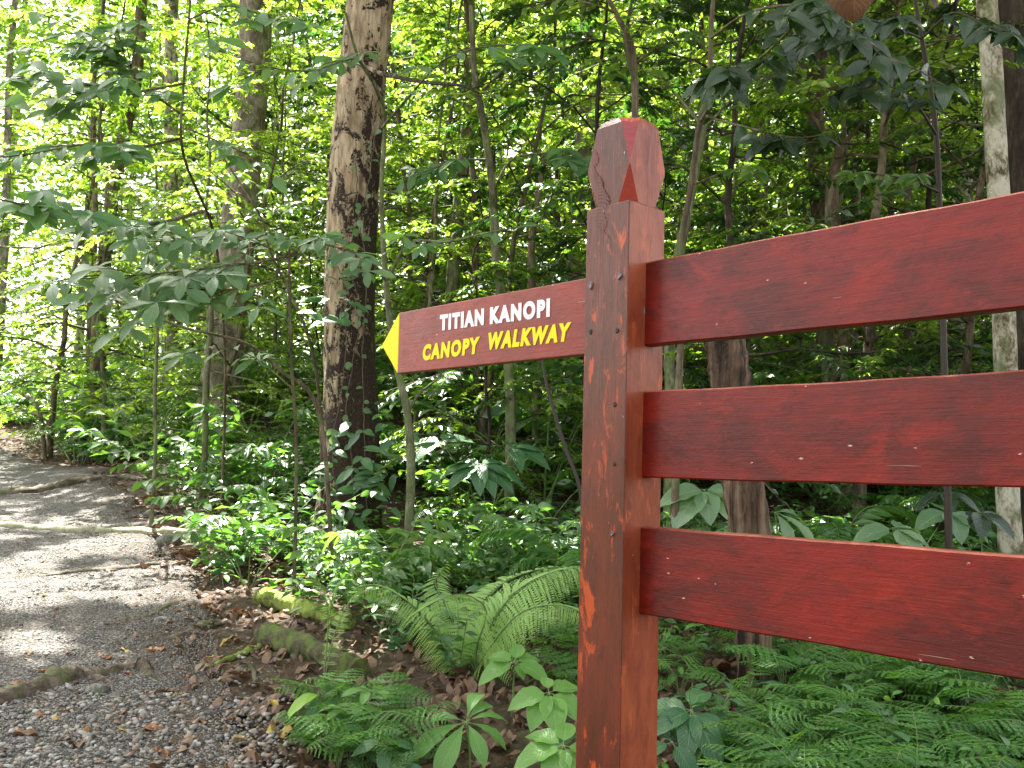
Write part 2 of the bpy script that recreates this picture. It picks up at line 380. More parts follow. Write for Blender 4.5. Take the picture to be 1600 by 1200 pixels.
def unit(v): v = np.asarray(v, float); return v / np.maximum(np.linalg.norm(v, axis=-1, keepdims=True), 1e-9)
PROF = {'oval': lambda t: np.sin(np.pi * t) ** .75, 'ovate': lambda t: np.sin(np.pi * t ** .72) ** .8,
        'lance': lambda t: np.sin(np.pi * t) ** 1.1, 'obovate': lambda t: np.sin(np.pi * t ** 1.5) ** .85,
        'heart': lambda t: np.sin(np.pi * np.clip(t, 0, 1) ** .5) ** .7}
def leaf_template(n=5, ratio=.4, shape='oval', fold=.25, droop=.6, wave=0, cols=3):
    """unit leaf lying along +X, normal +Z"""
    t = np.linspace(0, 1, n + 1); w = np.maximum(PROF[shape](t), 0) * ratio * .5; w[0] = w[-1] = .004
    x = np.sin(droop * t) / droop if droop else t; z = -(1 - np.cos(droop * t)) / droop if droop else 0 * t
    ss = np.linspace(-1, 1, cols)
    V = []; UV = []
    for k in range(n + 1):
        for s_ in ss:
            V.append((x[k], s_ * w[k] * math.cos(fold), z[k] + abs(s_) * w[k] * math.sin(fold) + wave * math.sin(k * 2.3 + s_ * 2) * w[k]))
            UV.append((.5 + s_ * .5, t[k]))
    F = [(k * cols + j, (k + 1) * cols + j, (k + 1) * cols + j + 1, k * cols + j + 1) for k in range(n) for j in range(cols - 1)]
    return np.array(V), np.array(F), np.array(UV)
def tri_leaf(ratio=.45, fold=.3, bend=.1):
    V = np.array([(0, 0, 0), (.45, ratio / 2, fold * ratio / 2), (1, 0, -bend), (.45, -ratio / 2, fold * ratio / 2)])
    return V, np.array([(0, 2, 1), (0, 3, 2)]), np.array([(.5, 0), (1, .5), (.5, 1), (0, .5)])
def frames(d, up):
    d = unit(d); y = unit(np.cross(up, d)); n = np.cross(d, y); return d, y, n
def put_leaves(b, T, pos, d, up, size, tint, mat):
    V, F, UV = T; pos = np.asarray(pos, float); n = len(pos)
    if n == 0: return
    d = np.broadcast_to(np.asarray(d, float), (n, 3)); up = np.broadcast_to(np.asarray(up, float), (n, 3))
    d, y, nn = frames(d, up); size = np.broadcast_to(np.asarray(size, float), (n,))[:, None, None]
    W = pos[:, None] + size * (V[None, :, :1] * d[:, None] + V[None, :, 1:2] * y[:, None] + V[None, :, 2:] * nn[:, None])
    k = len(V); FF = (F[None] + (np.arange(n) * k)[:, None, None]).reshape(-1, F.shape[1])
    b.add(W.reshape(-1, 3), FF, mat, np.repeat(np.broadcast_to(tint, (n,)), k), np.tile(UV, (n, 1)))
def tube(b, P, R, mat, sides=8, rough=0, cap=True, tint=.5, lobes=0, r=rng):
    P = np.asarray(P, float); n = len(P); R = np.broadcast_to(np.asarray(R, float), (n,))
    T = unit(np.gradient(P, axis=0)); ref = np.array([1, 0, 0]) if abs(T[:, 0]).mean() < .8 else np.array([0, 0, 1])
    X = unit(np.cross(T, ref)); Y = np.cross(T, X)
    a = np.linspace(0, 2 * np.pi, sides, endpoint=False)
    rr = np.ones((n, sides))
    if rough:
        ph = r.uniform(0, 6.28, 4)
        k = np.arange(n)[:, None]
        rr = 1 + rough * (np.sin(a * 3 + ph[0] + k * .35) * .5 + np.sin(a * 5 + ph[1] - k * .5) * .3 + r.normal(0, .35, (n, sides)))
    V = P[:, None] + (R[:, None] * rr)[..., None] * (np.cos(a)[None, :, None] * X[:, None] + np.sin(a)[None, :, None] * Y[:, None])
    F = [(i * sides + j, i * sides + (j + 1) % sides, (i + 1) * sides + (j + 1) % sides, (i + 1) * sides + j) for i in range(n - 1) for j in range(sides)]
    b.add(V.reshape(-1, 3), F, mat, tint)
    if cap:
        for i in (0, n - 1):
            ring = V[i]; Vc = np.vstack([ring, P[i]])
            b.add(Vc, [(j, (j + 1) % sides, sides) if i else ((j + 1) % sides, j, sides) for j in range(sides)], mat, tint)
def smooth_path(pts, n):
    pts = np.asarray(pts, float); t = np.linspace(0, 1, len(pts)); tt = np.linspace(0, 1, n)
    # Catmull-Rom
    P = np.vstack([2 * pts[0] - pts[1], pts, 2 * pts[-1] - pts[-2]]); out = []
    for u in tt * (len(pts) - 1):
        i = min(int(u), len(pts) - 2); f = u - i; a, b_, c, d = P[i], P[i + 1], P[i + 2], P[i + 3]
        out.append(.5 * ((2 * b_) + (-a + c) * f + (2 * a - 5 * b_ + 4 * c - d) * f * f + (-a + 3 * b_ - 3 * c + d) * f ** 3))
    return np.array(out)

# ------------------------------------------------------------------ ground, path, gravel, litter
def axis(lo, hi, near, far, c0, c1):
    a = [c0]
    while a[-1] > lo: a.append(a[-1] - max(near, (c0 - a[-1]) * .12))
    c = [c1]
    while c[-1] < hi: c.append(c[-1] + max(near, (c[-1] - c1) * .12))
    return np.concatenate([np.array(a[::-1]), np.arange(c0 + near, c1, near), np.array(c)])
xs = axis(-110, 110, .12, 1, -9, 6); ys = axis(-60, 150, .12, 1, 2, 14)
X, Y = np.meshgrid(xs, ys)
inpath = (X < path_edge(Y) - .15)
Zg = g(X, Y) + .012 * rng.normal(0, 1, X.shape) * (np.abs(Y) < 20)
Zg = np.where(inpath, Zg - .05, Zg)
b = B(); nx, ny = len(xs), len(ys)
I = (np.arange(ny - 1)[:, None] * nx + np.arange(nx - 1)[None]).ravel()
b.add(np.stack([X, Y, Zg], -1).reshape(-1, 3), np.stack([I, I + 1, I + 1 + nx, I + nx], 1), 'soil')
b.obj('ground', kind='structure')
# the gravel path, a sheet of its own with ragged margin sinking into the soil
b = B(); yy = np.concatenate([np.arange(-2, 9, .06), np.arange(9, 18, .15)]); tt = np.concatenate([np.linspace(0, .5, 26), np.linspace(.56, 5, 50)])
Yp, Tp = np.meshgrid(yy, tt, indexing='ij')
rag = .10 * np.sin(Yp * 2.3) + .07 * np.sin(Yp * 5.9 + 1)
Xp = path_edge(Yp) + rag + .1 - Tp
Zp = g(Xp, Yp) + .02 - .09 * sstep(.3, 0, Tp) - .08 * sstep(4.6, 5, Tp) + .004 * rng.normal(0, 1, Xp.shape)
n0, n1 = Yp.shape
I = (np.arange(n0 - 1)[:, None] * n1 + np.arange(n1 - 1)[None]).ravel()
b.add(np.stack([Xp, Yp, Zp], -1).reshape(-1, 3), np.stack([I, I + n1, I + n1 + 1, I + 1], 1)[:, ::-1], 'gravel_sheet', np.clip(Tp / 1.2, 0, 1).ravel())
b.obj('gravel_path', kind='structure')

ICO = None
def ico():
    t = (1 + 5 ** .5) / 2
    V = unit(np.array([(-1, t, 0), (1, t, 0), (-1, -t, 0), (1, -t, 0), (0, -1, t), (0, 1, t), (0, -1, -t), (0, 1, -t), (t, 0, -1), (t, 0, 1), (-t, 0, -1), (-t, 0, 1)]))
    F = np.array([(0, 11, 5), (0, 5, 1), (0, 1, 7), (0, 7, 10), (0, 10, 11), (1, 5, 9), (5, 11, 4), (11, 10, 2), (10, 7, 6), (7, 1, 8), (3, 9, 4), (3, 4, 2), (3, 2, 6), (3, 6, 8), (3, 8, 9), (4, 9, 5), (2, 4, 11), (6, 2, 10), (8, 6, 7), (9, 8, 1)])
    return V, F
def ico2():
    V, F = ico(); V = list(map(tuple, V)); cache = {}; out = []
    def mid(a, c):
        k = (min(a, c), max(a, c))
        if k not in cache: cache[k] = len(V); V.append(tuple(unit(np.array(V[a]) + np.array(V[c]))))
        return cache[k]
    for a, b_, c in F:
        ab, bc, ca = mid(a, b_), mid(b_, c), mid(c, a); out += [(a, ab, ca), (b_, bc, ab), (c, ca, bc), (ab, bc, ca)]
    return np.array(V), np.array(out)
def stones(b, n, fx, smin, smax, big=False):
    V, F = ico2() if big else ico()
    x, y = fx(n); s = smin * (smax / smin) ** (U(0, 1, n) ** 1.6)
    sc = np.stack([s * U(.7, 1.3, n), s * U(.6, 1, n), s * U(.35, .65, n)], 1) * .5
    a = U(0, 6.28, n)
    jit = 1 + rng.normal(0, .13, (n, len(V), 1))
    W = V[None] * jit * sc[:, None]
    ca, sa = np.cos(a)[:, None], np.sin(a)[:, None]; tl = rng.normal(0, .25, (n, 1))
    W = np.stack([W[..., 0] * ca - W[..., 1] * sa, W[..., 0] * sa + W[..., 1] * ca, W[..., 2] + W[..., 0] * tl], -1)
    W = W + np.stack([x, y, g(x, y) + .02 + sc[:, 2] * U(.1, .8, n)], 1)[:, None]
    k = len(V); b.add(W.reshape(-1, 3), (F[None] + (np.arange(n) * k)[:, None, None]).reshape(-1, 3), 'pebble', np.repeat(U(0, 1, n), k))
b = B()
def area(y0, y1, w, off=0.0, pw=1.0):
    def f(n):
        y = y0 + (y1 - y0) * U(0, 1, n) ** pw; x = path_edge(y) + .12 + off - w * U(0, 1, n) ** 1.15; return x, y
    return f
stones(b, 4300, area(2.9, 4.2, 1.8, -.02), .010, .036, True)
stones(b, 52000, area(3.5, 7.5, 3.0, -.22, 1.3), .005, .013)
stones(b, 1800, area(3.7, 7.5, 3.0, .05, 1.2), .012, .03)
stones(b, 5000, area(7, 11, 4.0, -.3), .012, .026)
b.obj('gravel', kind='stuff')

# ------------------------------------------------------------------ the fence with its carved post
TH = .7454
A0 = np.array([.2024, 1.6, HC])                      # arris of the post at eye level
XA = np.array([math.sin(TH), -math.cos(TH), 0]); YA = np.array([math.cos(TH), math.sin(TH), 0])
gp = float(g(A0[0], A0[1]))
fence = thing('fence', 'red painted wooden fence with three broad rails and a carved post', 'fence', (A0[0], A0[1], gp), math.atan2(XA[1], XA[0]))
def L(z): return z + HC - gp                           # eye-level height -> height above the fence's foot
WL, WR = .1045, .1038
import bmesh
def from_bm(name, bm, mats, parent, bevel=0, seg=2, smooth=False):
    if bevel: bmesh.ops.bevel(bm, geom=list(bm.edges), offset=bevel, segments=seg, affect='EDGES', profile=.6)
    me = bpy.data.meshes.new(name); bm.to_mesh(me); bm.free()
    for m in mats: me.materials.append(M[m])
    if smooth:
        for p in me.polygons: p.use_smooth = True
    return link(name, me, parent)
def make_post(parent, zfoot=-.25, x0=0, lean=True, name='post'):
    bm = bmesh.new()
    cx, cy_ = -WL / 2, WR / 2
    def ring(z, c, grow=0):      # square ring with corners cut by c
        hx, hy = WL / 2 + grow, WR / 2 + grow; c = max(c, .0012)
        pts = [(-hx, -hy + c), (-hx + c, -hy), (hx - c, -hy), (hx, -hy + c), (hx, hy - c), (hx - c, hy), (-hx + c, hy), (-hx, hy - c)]
        zz = z - (HC - gp)
        lx, ly = (.0063 * zz, -.0178 * zz) if lean else (0, 0)
        ox = lx * XA[0] + ly * XA[1]; oy = lx * YA[0] + ly * YA[1]
        return [bm.verts.new((cx + px + ox + x0, cy_ + py + oy, z)) for px, py in pts]
    zs = [zfoot] + list(np.linspace(.05, L(.46), 9)) + [L(.478)]
    rings = [ring(z, .0014) for z in zs]
    sh = L(.480)
    rings.append(ring(sh, .0030, -.0016))
    rings.append(ring(sh + .0008, .0255, -.0016))
    rings.append(ring(sh + .067, .0016, -.0004))
    rings.append(ring(sh + .077, .0016, -.0004))
    rings.append(ring(sh + .150, .0225, -.0004))
    rings.append(ring(sh + .162, .0275, -.006))
    for a, b_ in zip(rings, rings[1:]):
        for k in range(8): bm.faces.new((a[k], a[(k + 1) % 8], b_[(k + 1) % 8], b_[k]))
    bm.faces.new(rings[0][::-1]); bm.faces.new(rings[-1]); bm.normal_update()
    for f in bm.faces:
        if f.normal.x > .85 or f.normal.y > .85: f.material_index = 1  # right and back faces get the paint lightened for sky reflection
        if abs(f.normal.x) > .4 and abs(f.normal.y) > .4 and f.calc_center_median().z > L(.485): f.material_index = 2
    return from_bm(name, bm, ['paint_post', 'paint_sky_lit', 'paint_gloss'], parent)
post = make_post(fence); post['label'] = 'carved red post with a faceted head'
def box(bm, x0, x1, y0, y1, z0, z1, nx=1):
    vs = []
    for k in range(nx + 1):
        x = lerp(x0, x1, k / nx); vs.append([bm.verts.new((x, y, z)) for y, z in ((y0, z0), (y1, z0), (y1, z1), (y0, z1))])
    for a, b_ in zip(vs, vs[1:]):
        for k in range(4): bm.faces.new((a[k], b_[k], b_[(k + 1) % 4], a[(k + 1) % 4]))
    bm.faces.new(vs[0][::1]); bm.faces.new(vs[-1][::-1])
    bmesh.ops.recalc_face_normals(bm, faces=bm.faces)
def rail(z0, z1, dz, label):
    bm = bmesh.new(); nx = 40; vs = []
    x0, x1 = -.03, 2.0; y0, y1 = .0475, .0765
    e = .0025
    for k in range(nx + 1):
        x = lerp(x0, x1, k / nx); w1 = .0012 * math.sin(x * 7 + dz) + .0006 * math.sin(x * 31 + dz * 3); w0 = .0012 * math.sin(x * 5 + 2 + dz) + .0006 * math.sin(x * 23)
        a, c = z0 + w0, z1 + w1
        vs.append([bm.verts.new((x, y, z)) for y, z in ((y0, a + e), (y0 + e, a), (y1 - e, a), (y1, a + e), (y1, c - e), (y1 - e, c), (y0 + e, c), (y0, c - e))])
    for a, b_ in zip(vs, vs[1:]):
        for k in range(8): bm.faces.new((a[k], b_[k], b_[(k + 1) % 8], a[(k + 1) % 8]))
    bm.faces.new(vs[0]); bm.faces.new(vs[-1])
    bmesh.ops.recalc_face_normals(bm, faces=bm.faces); bm.normal_update()
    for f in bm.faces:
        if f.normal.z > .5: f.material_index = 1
    me_o = from_bm('rail', bm, ['paint_rail', 'paint_edge'], fence); me_o['label'] = label; return me_o
rail(L(.2179), L(.3732), 0, 'topmost of the three red rails')
rail(L(-.0192), L(.1348), 2.1, 'middle red rail')
rail(L(-.2622), L(-.1067), 4.4, 'lowest red rail')
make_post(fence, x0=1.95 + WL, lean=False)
def disc(parent, name, mat, s, z, r, depth=.003, n=14):     # a shallow plug on the left face (local Y = 0 side)
    b = B(); a = np.linspace(0, 2 * np.pi, n, endpoint=False)
    rr = r * (1 + .18 * np.sin(a * 3 + s * 60))
    zz = L(z); y = ((.0063 * z) * YA[0] + (-.0178 * z) * YA[1]); xo = ((.0063 * z) * XA[0] + (-.0178 * z) * XA[1])
    V = [(-s + xo + q * math.cos(t), y - .0007, zz + 1.25 * q * math.sin(t)) for t, q in zip(a, rr)] + [(-s + xo + .72 * q * math.cos(t), y - .0007 - depth, zz + .9 * q * math.sin(t)) for t, q in zip(a, rr)]
    V.append((-s + xo, y - .0007 - depth * .6, zz))
    b.add(V, [(k, (k + 1) % n, n + (k + 1) % n, n + k) for k in range(n)], mat)
    b.add(V, [(n + k, n + (k + 1) % n, 2 * n) for k in range(n)], mat)
    return b.obj(name, parent)
for s_, z_, r_ in ((.0884, .2473, .0042), (.0228, .2434, .0040), (.0256, .110, .0038), (.0243, .0032, .0032)): disc(post, 'screw_hole', 'hole', s_, z_, r_, .0012)
for s_, z_, r_ in ((.0898, .3346, .0062), (.0194, .3429, .0058), (.0256, -.12, .004)): disc(post, 'screw_head', 'metal', s_, z_, r_, .0030)
# hardened drip of paint where the top rail enters the post
b = B()
zz = np.linspace(L(.372), L(.262), 40)
tube(b, np.stack([.0028 + .0012 * np.sin(zz * 160), .0462 + .0006 * np.sin(zz * 230), zz], 1), .0016 + .0012 * U(0, 1, 40), 'metal', 6, .3)
b.obj('paint_drip', fence)

# gouge marks of the grinder on the post head: thin raised arcs
b = B()
for k in range(26):
    f = k / 25; z0 = L(lerp(.595, .43, f)); s0 = lerp(.088, .052, f) + .008 * math.sin(f * 9)
    tt_ = np.linspace(-.2, 1.45, 9)
    rr_ = .016 + .004 * math.sin(k)
    px_ = -s0 - .012 + rr_ * np.sin(tt_) * 1.3; pz_ = z0 - rr_ + rr_ * np.cos(tt_)
    oz = pz_ - (HC - gp)
    oy = (.0063 * YA[0] - .0178 * YA[1]) * oz; ox = (.0063 * XA[0] - .0178 * XA[1]) * oz
    inside = (px_ > -WL + .012) & (px_ < -.006)
    if inside.sum() > 3: tube(b, np.stack([px_ + ox, 0 * pz_ + oy - .0001, pz_], 1)[inside], np.linspace(.0002, .0007, inside.sum()), 'paint_post', 5)
b.obj('grinder_mark', post)

# ------------------------------------------------------------------ the direction sign
sign = thing('direction_sign', 'red arrow signboard reading TITIAN KANOPI and CANOPY WALKWAY with yellow tip', 'sign', (A0[0], A0[1], gp), math.atan2(XA[1], XA[0]))
SX = lambda s: -(WL + s)
y0, y1 = .020, .044
zb, zt = L(.2101), L(.3569)
bm = bmesh.new(); box(bm, SX(.620), SX(-.02), y0, y1, zb, zt); from_bm('board', bm, ['paint_sign'], sign, .0018)
bm = bmesh.new()
xa, xt = SX(.6205), SX(.689); zm = L(.2828)
f1 = [bm.verts.new((x, y0, z)) for x, z in ((xa, zb), (xa, zt), (xt, zm))]; f2 = [bm.verts.new((x, y1, z)) for x, z in ((xa, zb), (xa, zt), (xt, zm))]
bm.faces.new(f1); bm.faces.new(f2[::-1])
for k in range(3): bm.faces.new((f1[k], f2[k], f2[(k + 1) % 3], f1[(k + 1) % 3]))
bmesh.ops.recalc_face_normals(bm, faces=bm.faces)
from_bm('arrow_tip', bm, ['yellow'], sign, .0012)
def word(txt, s_left, s_right, z_left, z_right, h, mat, shear=0, off=.060):
    cu = bpy.data.curves.new('word', 'FONT'); cu.body = txt; cu.size = 1; cu.offset = off; cu.shear = shear; cu.space_character = 1.26
    cu.extrude = .0; cu.resolution_u = 6
    to = bpy.data.objects.new('word', cu); C.objects.link(to)
    bpy.context.view_layer.update()
    me = bpy.data.meshes.new_from_object(to.evaluated_get(bpy.context.evaluated_depsgraph_get()))
    bpy.data.objects.remove(to)
    V = np.array([v.co[:] for v in me.vertices]); lo, hi = V.min(0), V.max(0)
    t = (V[:, 0] - lo[0]) / (hi[0] - lo[0]); u = (V[:, 1] - lo[1]) / (hi[1] - lo[1])
    x = lerp(SX(s_left), SX(s_right), t); z = L(0) + lerp(z_left, z_right, t) + u * h
    W = np.stack([x, np.full(len(x), y0 - .0012), z], 1)
    me.vertices.foreach_set('co', W.ravel()); me.update()
    bm = bmesh.new(); bm.from_mesh(me)
    bmesh.ops.remove_doubles(bm, verts=bm.verts, dist=1e-6)
    r = bmesh.ops.extrude_face_region(bm, geom=list(bm.faces))
    for v in r['geom']:
        if isinstance(v, bmesh.types.BMVert): v.co.y = y0 + .0004
    bmesh.ops.recalc_face_normals(bm, faces=bm.faces)
    bm.to_mesh(me); bm.free(); me.name = 'lettering'; me.materials.clear(); me.materials.append(M[mat])
    for p in me.polygons: p.material_index = 0; p.use_smooth = False
    return link('lettering', me, sign)
word('TITIAN', .4600, .3080, .2972, .2955, .0365, 'white')['label'] = 'white word TITIAN'
word('KANOPI', .2880, .1085, .2945, .2920, .0375, 'white')['label'] = 'white word KANOPI'
word('CANOPY', .5210, .3190, .2330, .2345, .0375, 'yellow', .12)['label'] = 'yellow word CANOPY'
word('WALKWAY', .2915, .0480, .2400, .2385, .0370, 'yellow', .22)['label'] = 'yellow slanting word WALKWAY'

# ------------------------------------------------------------------ labels that single out: where a thing shows, and which one it is there
def region(px, py):
    if py > 860 and px < 330: return 'on the gravel path'
    if px >= 1005:
        y1_ = 408 - .186 * (px - 1008); y2 = 615 - .065 * (px - 1003); y3 = 820 + .087 * (px - 1003); y4 = 960 + .172 * (px - 1000)
        if py < y1_: return 'above the top rail'
        if py < y2: return 'between top and middle rails'
        if py < y3 + 20: return 'between middle and lowest rails'
        return 'under the lowest rail'
    if px > 895: return 'right behind the carved post'
    if px > 600:
        ys_ = 490 - .193 * (px - 622)
        if py < ys_: return 'above the signboard'
        if py > 880: return 'between path and post'
        return 'under the signboard'
    if px > 490: return 'around the mottled trunk' if py < 880 else 'in front of the mottled trunk'
    if px > 300: return 'between grey and mottled trunks' if py < 850 else 'at the right edge of the path'
    if px > 140: return 'left of the grey trunk'
    return 'at the left edge of the picture'
ORD = ['first', 'second', 'third', 'fourth', 'fifth', 'sixth', 'seventh', 'eighth', 'ninth', 'tenth', 'eleventh', 'twelfth', 'thirteenth', 'fourteenth', 'fifteenth', 'sixteenth', 'seventeenth', 'eighteenth', 'nineteenth', 'twentieth'] 
ORD += ['twenty-' + o for o in ORD[:9]] + ['thirtieth'] + ['thirty-' + o for o in ORD[:9]] + ['fortieth']
SERIES = {}
def series(o, desc, P):
    """remember a repeat; labels are given at the end, once all of them stand"""
    px, py = project(P); SERIES.setdefault((desc, region(px, py)), []).append((px, o))
def finish_series():
    for (desc, reg), L_ in SERIES.items():
        L_.sort(key=lambda q: q[0])
        for k, (px, o) in enumerate(L_):
            o['label'] = f'{desc} {reg}' + ('' if len(L_) == 1 else f', {ORD[k] if k < len(ORD) else "last"} from left')
def copy_tree(root, desc=None, P=None, loc=None, rz=0, scale=1, group=None, cat=None):
    r = root.copy(); C.objects.link(r)
    for ch in root.children:
        c = ch.copy(); C.objects.link(c); c.parent = r
        for gch in ch.children:
            d = gch.copy(); C.objects.link(d); d.parent = c
    if loc is not None: r.location = tuple(float(q) for q in loc)
    r.rotation_euler = (0, 0, rz); r.scale = (scale,) * 3 if np.isscalar(scale) else scale
    if group: r['group'] = group
    return r
class Kind:
    """a kind with several built variants; each placing uses the first itself, then copies"""
    def __init__(s, make, n, group): s.make = make; s.n = n; s.vars = []; s.group = group; s.k = 0
    def place(s, loc, rz=None, scale=1, desc=None, P=None):
        if len(s.vars) < s.n:
            o = s.make(len(s.vars)); s.vars.append(o); o['group'] = s.group
            o.location = tuple(float(q) for q in loc); o.rotation_euler = (0, 0, U(0, 6.28) if rz is None else rz)
            o.scale = (scale,) * 3 if np.isscalar(scale) else scale
        else:
            o = copy_tree(s.vars[s.k % s.n], loc=loc, rz=U(0, 6.28) if rz is None else rz, scale=scale); s.k += 1
        if desc: series(o, desc, P if P is not None else loc)
        return o

# ------------------------------------------------------------------ plants
T_OVAL = leaf_template(5, .42, 'oval', .22, .7); T_LONG = leaf_template(6, .30, 'lance', .2, .9); T_OBO = leaf_template(6, .34, 'obovate', .22, .45)
T_HEART = leaf_template(6, .48, 'ovate', .22, .4); T_ROUND = leaf_template(5, .66, 'oval', .14, .5); T_MED = leaf_template(2, .46, 'ovate', .3, .4)
T_TRI = tri_leaf(); T_TRI_LONG = tri_leaf(.3, .3, .2)
T_NEARBIG = leaf_template(8, .46, 'ovate', .2, .8, .05, 5); T_NEARLONG = leaf_template(9, .34, 'obovate', .24, 1.0, .10, 5)
T_NEARHEART = leaf_template(9, .64, 'ovate', .22, .7, .07, 5)

def twig_leaves(b, P, n, size, T, mat, r, flat=.45, droop=.25, tints=(0, 1), alt=True, spread=1.0, face=0.0):
    """leaves set alternately on both sides of the twig that runs along the points P"""
    P = np.asarray(P); tt = np.linspace(.12, 1, n); idx = tt * (len(P) - 1); i = np.minimum(idx.astype(int), len(P) - 2); f = (idx - i)[:, None]
    pos = P[i] * (1 - f) + P[i + 1] * f; T_ = unit(P[i + 1] - P[i])
    side = unit(np.cross(T_, [0, 0, 1]) + 1e-6); s = np.where(np.arange(n) % 2 == 0, 1, -1)[:, None]
    d = unit(T_ * r.uniform(.35, .9, (n, 1)) + spread * s * side * r.uniform(.6, 1.1, (n, 1)) + np.array([0, 0, 1]) * r.uniform(-droop - .25, .2, (n, 1)))
    d = unit(d + np.stack([0 * d[:, 1], 0 * d[:, 1], .75 * face * d[:, 1]], 1))
    up = unit(np.array([0, -face, 1]) + r.normal(0, flat, (n, 3)))
    put_leaves(b, T, pos, d, up, size * r.uniform(.65, 1.15, n), r.uniform(tints[0], tints[1], n), mat)

def make_tree(kind, height, rad, crown_lo, nbr, blen, leafsize, leaf='leaf', barkm='bark_brown', label='', cat='tree', T=T_TRI, nleaf=26, seed=0, lean=(0, 0), wander=.15, name='understory_tree', twigs=5, up=.5):
    r = np.random.default_rng(seed + 100)
    root = thing(name, label or 'tree', cat)
    tr = B(); cr = B()
    n = 14; t = np.linspace(0, 1, n)
    Pk = np.stack([lean[0] * t + wander * np.cumsum(r.normal(0, .12, n)) , lean[1] * t + wander * np.cumsum(r.normal(0, .12, n)), height * t - .15 * (t == 0)], 1); Pk[0, :2] = 0
    R = rad * (1.25 - .95 * t); R[0] *= 1.35; R[1] *= 1.05
    Pf = smooth_path(Pk, 30); Rf = np.interp(np.linspace(0, 1, 30), t, R)
    tube(tr, Pf, Rf, barkm, 9, .05, r=r)
    for k in range(nbr):
        f = crown_lo + (1 - crown_lo) * ((k + r.uniform(0, 1)) / nbr); i = min(int(f * 29), 28)
        a = k * 2.4 + r.uniform(-.5, .5); L_ = blen * r.uniform(.6, 1.15) * (1 - .45 * max(0, f - .5) * 2)
        d0 = np.array([math.cos(a), math.sin(a), up * r.uniform(.3, 1.2)])
        m = 7; u = np.linspace(0, 1, m)[:, None]
        Pb = Pf[i] + L_ * (u * d0 + u * u * np.array([0, 0, -.35 - .3 * r.random()])) + np.cumsum(r.normal(0, .03 * L_, (m, 3)), 0) * (u > 0)
        tube(tr, Pb, np.linspace(Rf[i] * .45, .006, m), barkm, 5, r=r)
        for q in range(twigs):
            j = r.integers(1, m); s = Pb[j]; a2 = a + r.uniform(-1.3, 1.3)
            l2 = L_ * r.uniform(.25, .55)
            d2 = np.array([math.cos(a2), math.sin(a2), r.uniform(-.25, .35)])
            u2 = np.linspace(0, 1, 5)[:, None]
            Pt = s + l2 * (u2 * d2 - u2 * u2 * np.array([0, 0, .25]))
            tube(cr, Pt, np.linspace(.007, .003, 5), 'twig', 3, cap=False, r=r)
            twig_leaves(cr, Pt, nleaf, leafsize, T, leaf, r)
        twig_leaves(cr, Pb[2:], nleaf // 2, leafsize, T, leaf, r)
    tr.obj('trunk', root); cr.obj('crown', root)
    return root

# gaps cut into the high canopy so sunlight lands on these chosen places
GAPS = [(hit(110, 865), .28), (hit(30, 890), .20), (hit(205, 858), .22), (hit(40, 945), .20), (hit(150, 935), .08), (hit(60, 1015), .12), (hit(20, 1010), .08), (hit(15, 680), 1.1), (hit(60, 825), .25),
        (hit(470, 945), .20), (hit(540, 950), .13), (hit(455, 900), .14), (hit(535, 905), .13), (hit(570, 1010), .16), (hit(410, 975), .14), (hit(700, 880), .16), (hit(735, 660), .8), (hit(850, 800), .16), (hit(880, 650), .5), (hit(650, 690), .6), (hit(310, 640), .5),
        (hit(360, 650), .4), (hit(620, 780), .15), (hit(1240, 560), .6), (hit(820, 660), .4), (hit(130, 560), 1.2), (hit(300, 590), .7)]
DAPPLE = np.random.default_rng(17)
for k_ in range(600):
    y_ = DAPPLE.uniform(6.0, 18); x_ = DAPPLE.uniform(-.6, .6) * y_; GAPS.append((np.array([x_, y_, float(g(x_, y_))]), DAPPLE.uniform(.08, .38)))
N_BEAM = 25
def cull_for_sun(pos, extra=.11, gaps=None):
    keep = np.ones(len(pos), bool)
    for c, rad in (gaps or GAPS):
        t = ((pos - c) @ SUN); d = np.linalg.norm(pos - c - t[:, None] * SUN, axis=1)
        keep &= ~((d < rad * .75 + extra) & (t > 3))
    return pos[keep], keep

def in_sunbeam(x, y, rad, h, z0, n=27):
    for c, rr in GAPS[:n]:
        for hh in (.35, .6, .85):
            p = c + SUN * max(0, (z0 + h * hh - c[2])) / SUN[2]
            if math.hypot(p[0] - x, p[1] - y) < rad * .8 + rr * .4: return True
    return False
# --- understorey trees behind
def mk_under(v):
    spec = [(6.5, .030, .10, 21, 1.6, .10, 'leaf'), (8.5, .042, .10, 26, 2.0, .11, 'leaf_yellow'), (5.0, .024, .06, 19, 1.4, .09, 'leaf'), (10, .05, .10, 30, 2.3, .12, 'leaf_yellow'), (7.5, .035, .05, 25, 1.8, .095, 'leaf_yellow'), (4.0, .02, .04, 17, 1.2, .085, 'leaf'), (7.0, .04, .06, 30, 2.0, .11, 'leaf_mid')][v]
    h, rad, lo, nb, bl, ls, lf = spec
    return make_tree('u', h, rad, lo, nb, bl, ls, lf, ['bark_green', 'bark_brown', 'bark_grey', 'bark_brown', 'bark_green', 'bark_dark', 'bark_dark'][v], T=T_TRI if v % 2 else T_MED, nleaf=38, seed=v, lean=(U(-1.3, 1.3), U(-.8, .8)), wander=.4)
UND = Kind(mk_under, 7, 'slender understorey trees in the forest')
def free_of_path(x, y, m=.3): return x > path_edge(y) + m
spots = []
def spread_spots(n, y0, y1, wide, mind, clear, tries=4000, m=.3, power=1.0):
    out = []
    for _ in range(tries):
        if len(out) >= n: break
        y = y0 + (y1 - y0) * random_.random() ** power; x = random_.uniform(-wide, wide) * y
        if not free_of_path(x, y, m): continue
        if any((x - a) ** 2 + (y - c) ** 2 < mind ** 2 for a, c in out): continue
        if not clear(x, y): continue
        out.append((x, y))
    return out
random_ = random.Random(5)
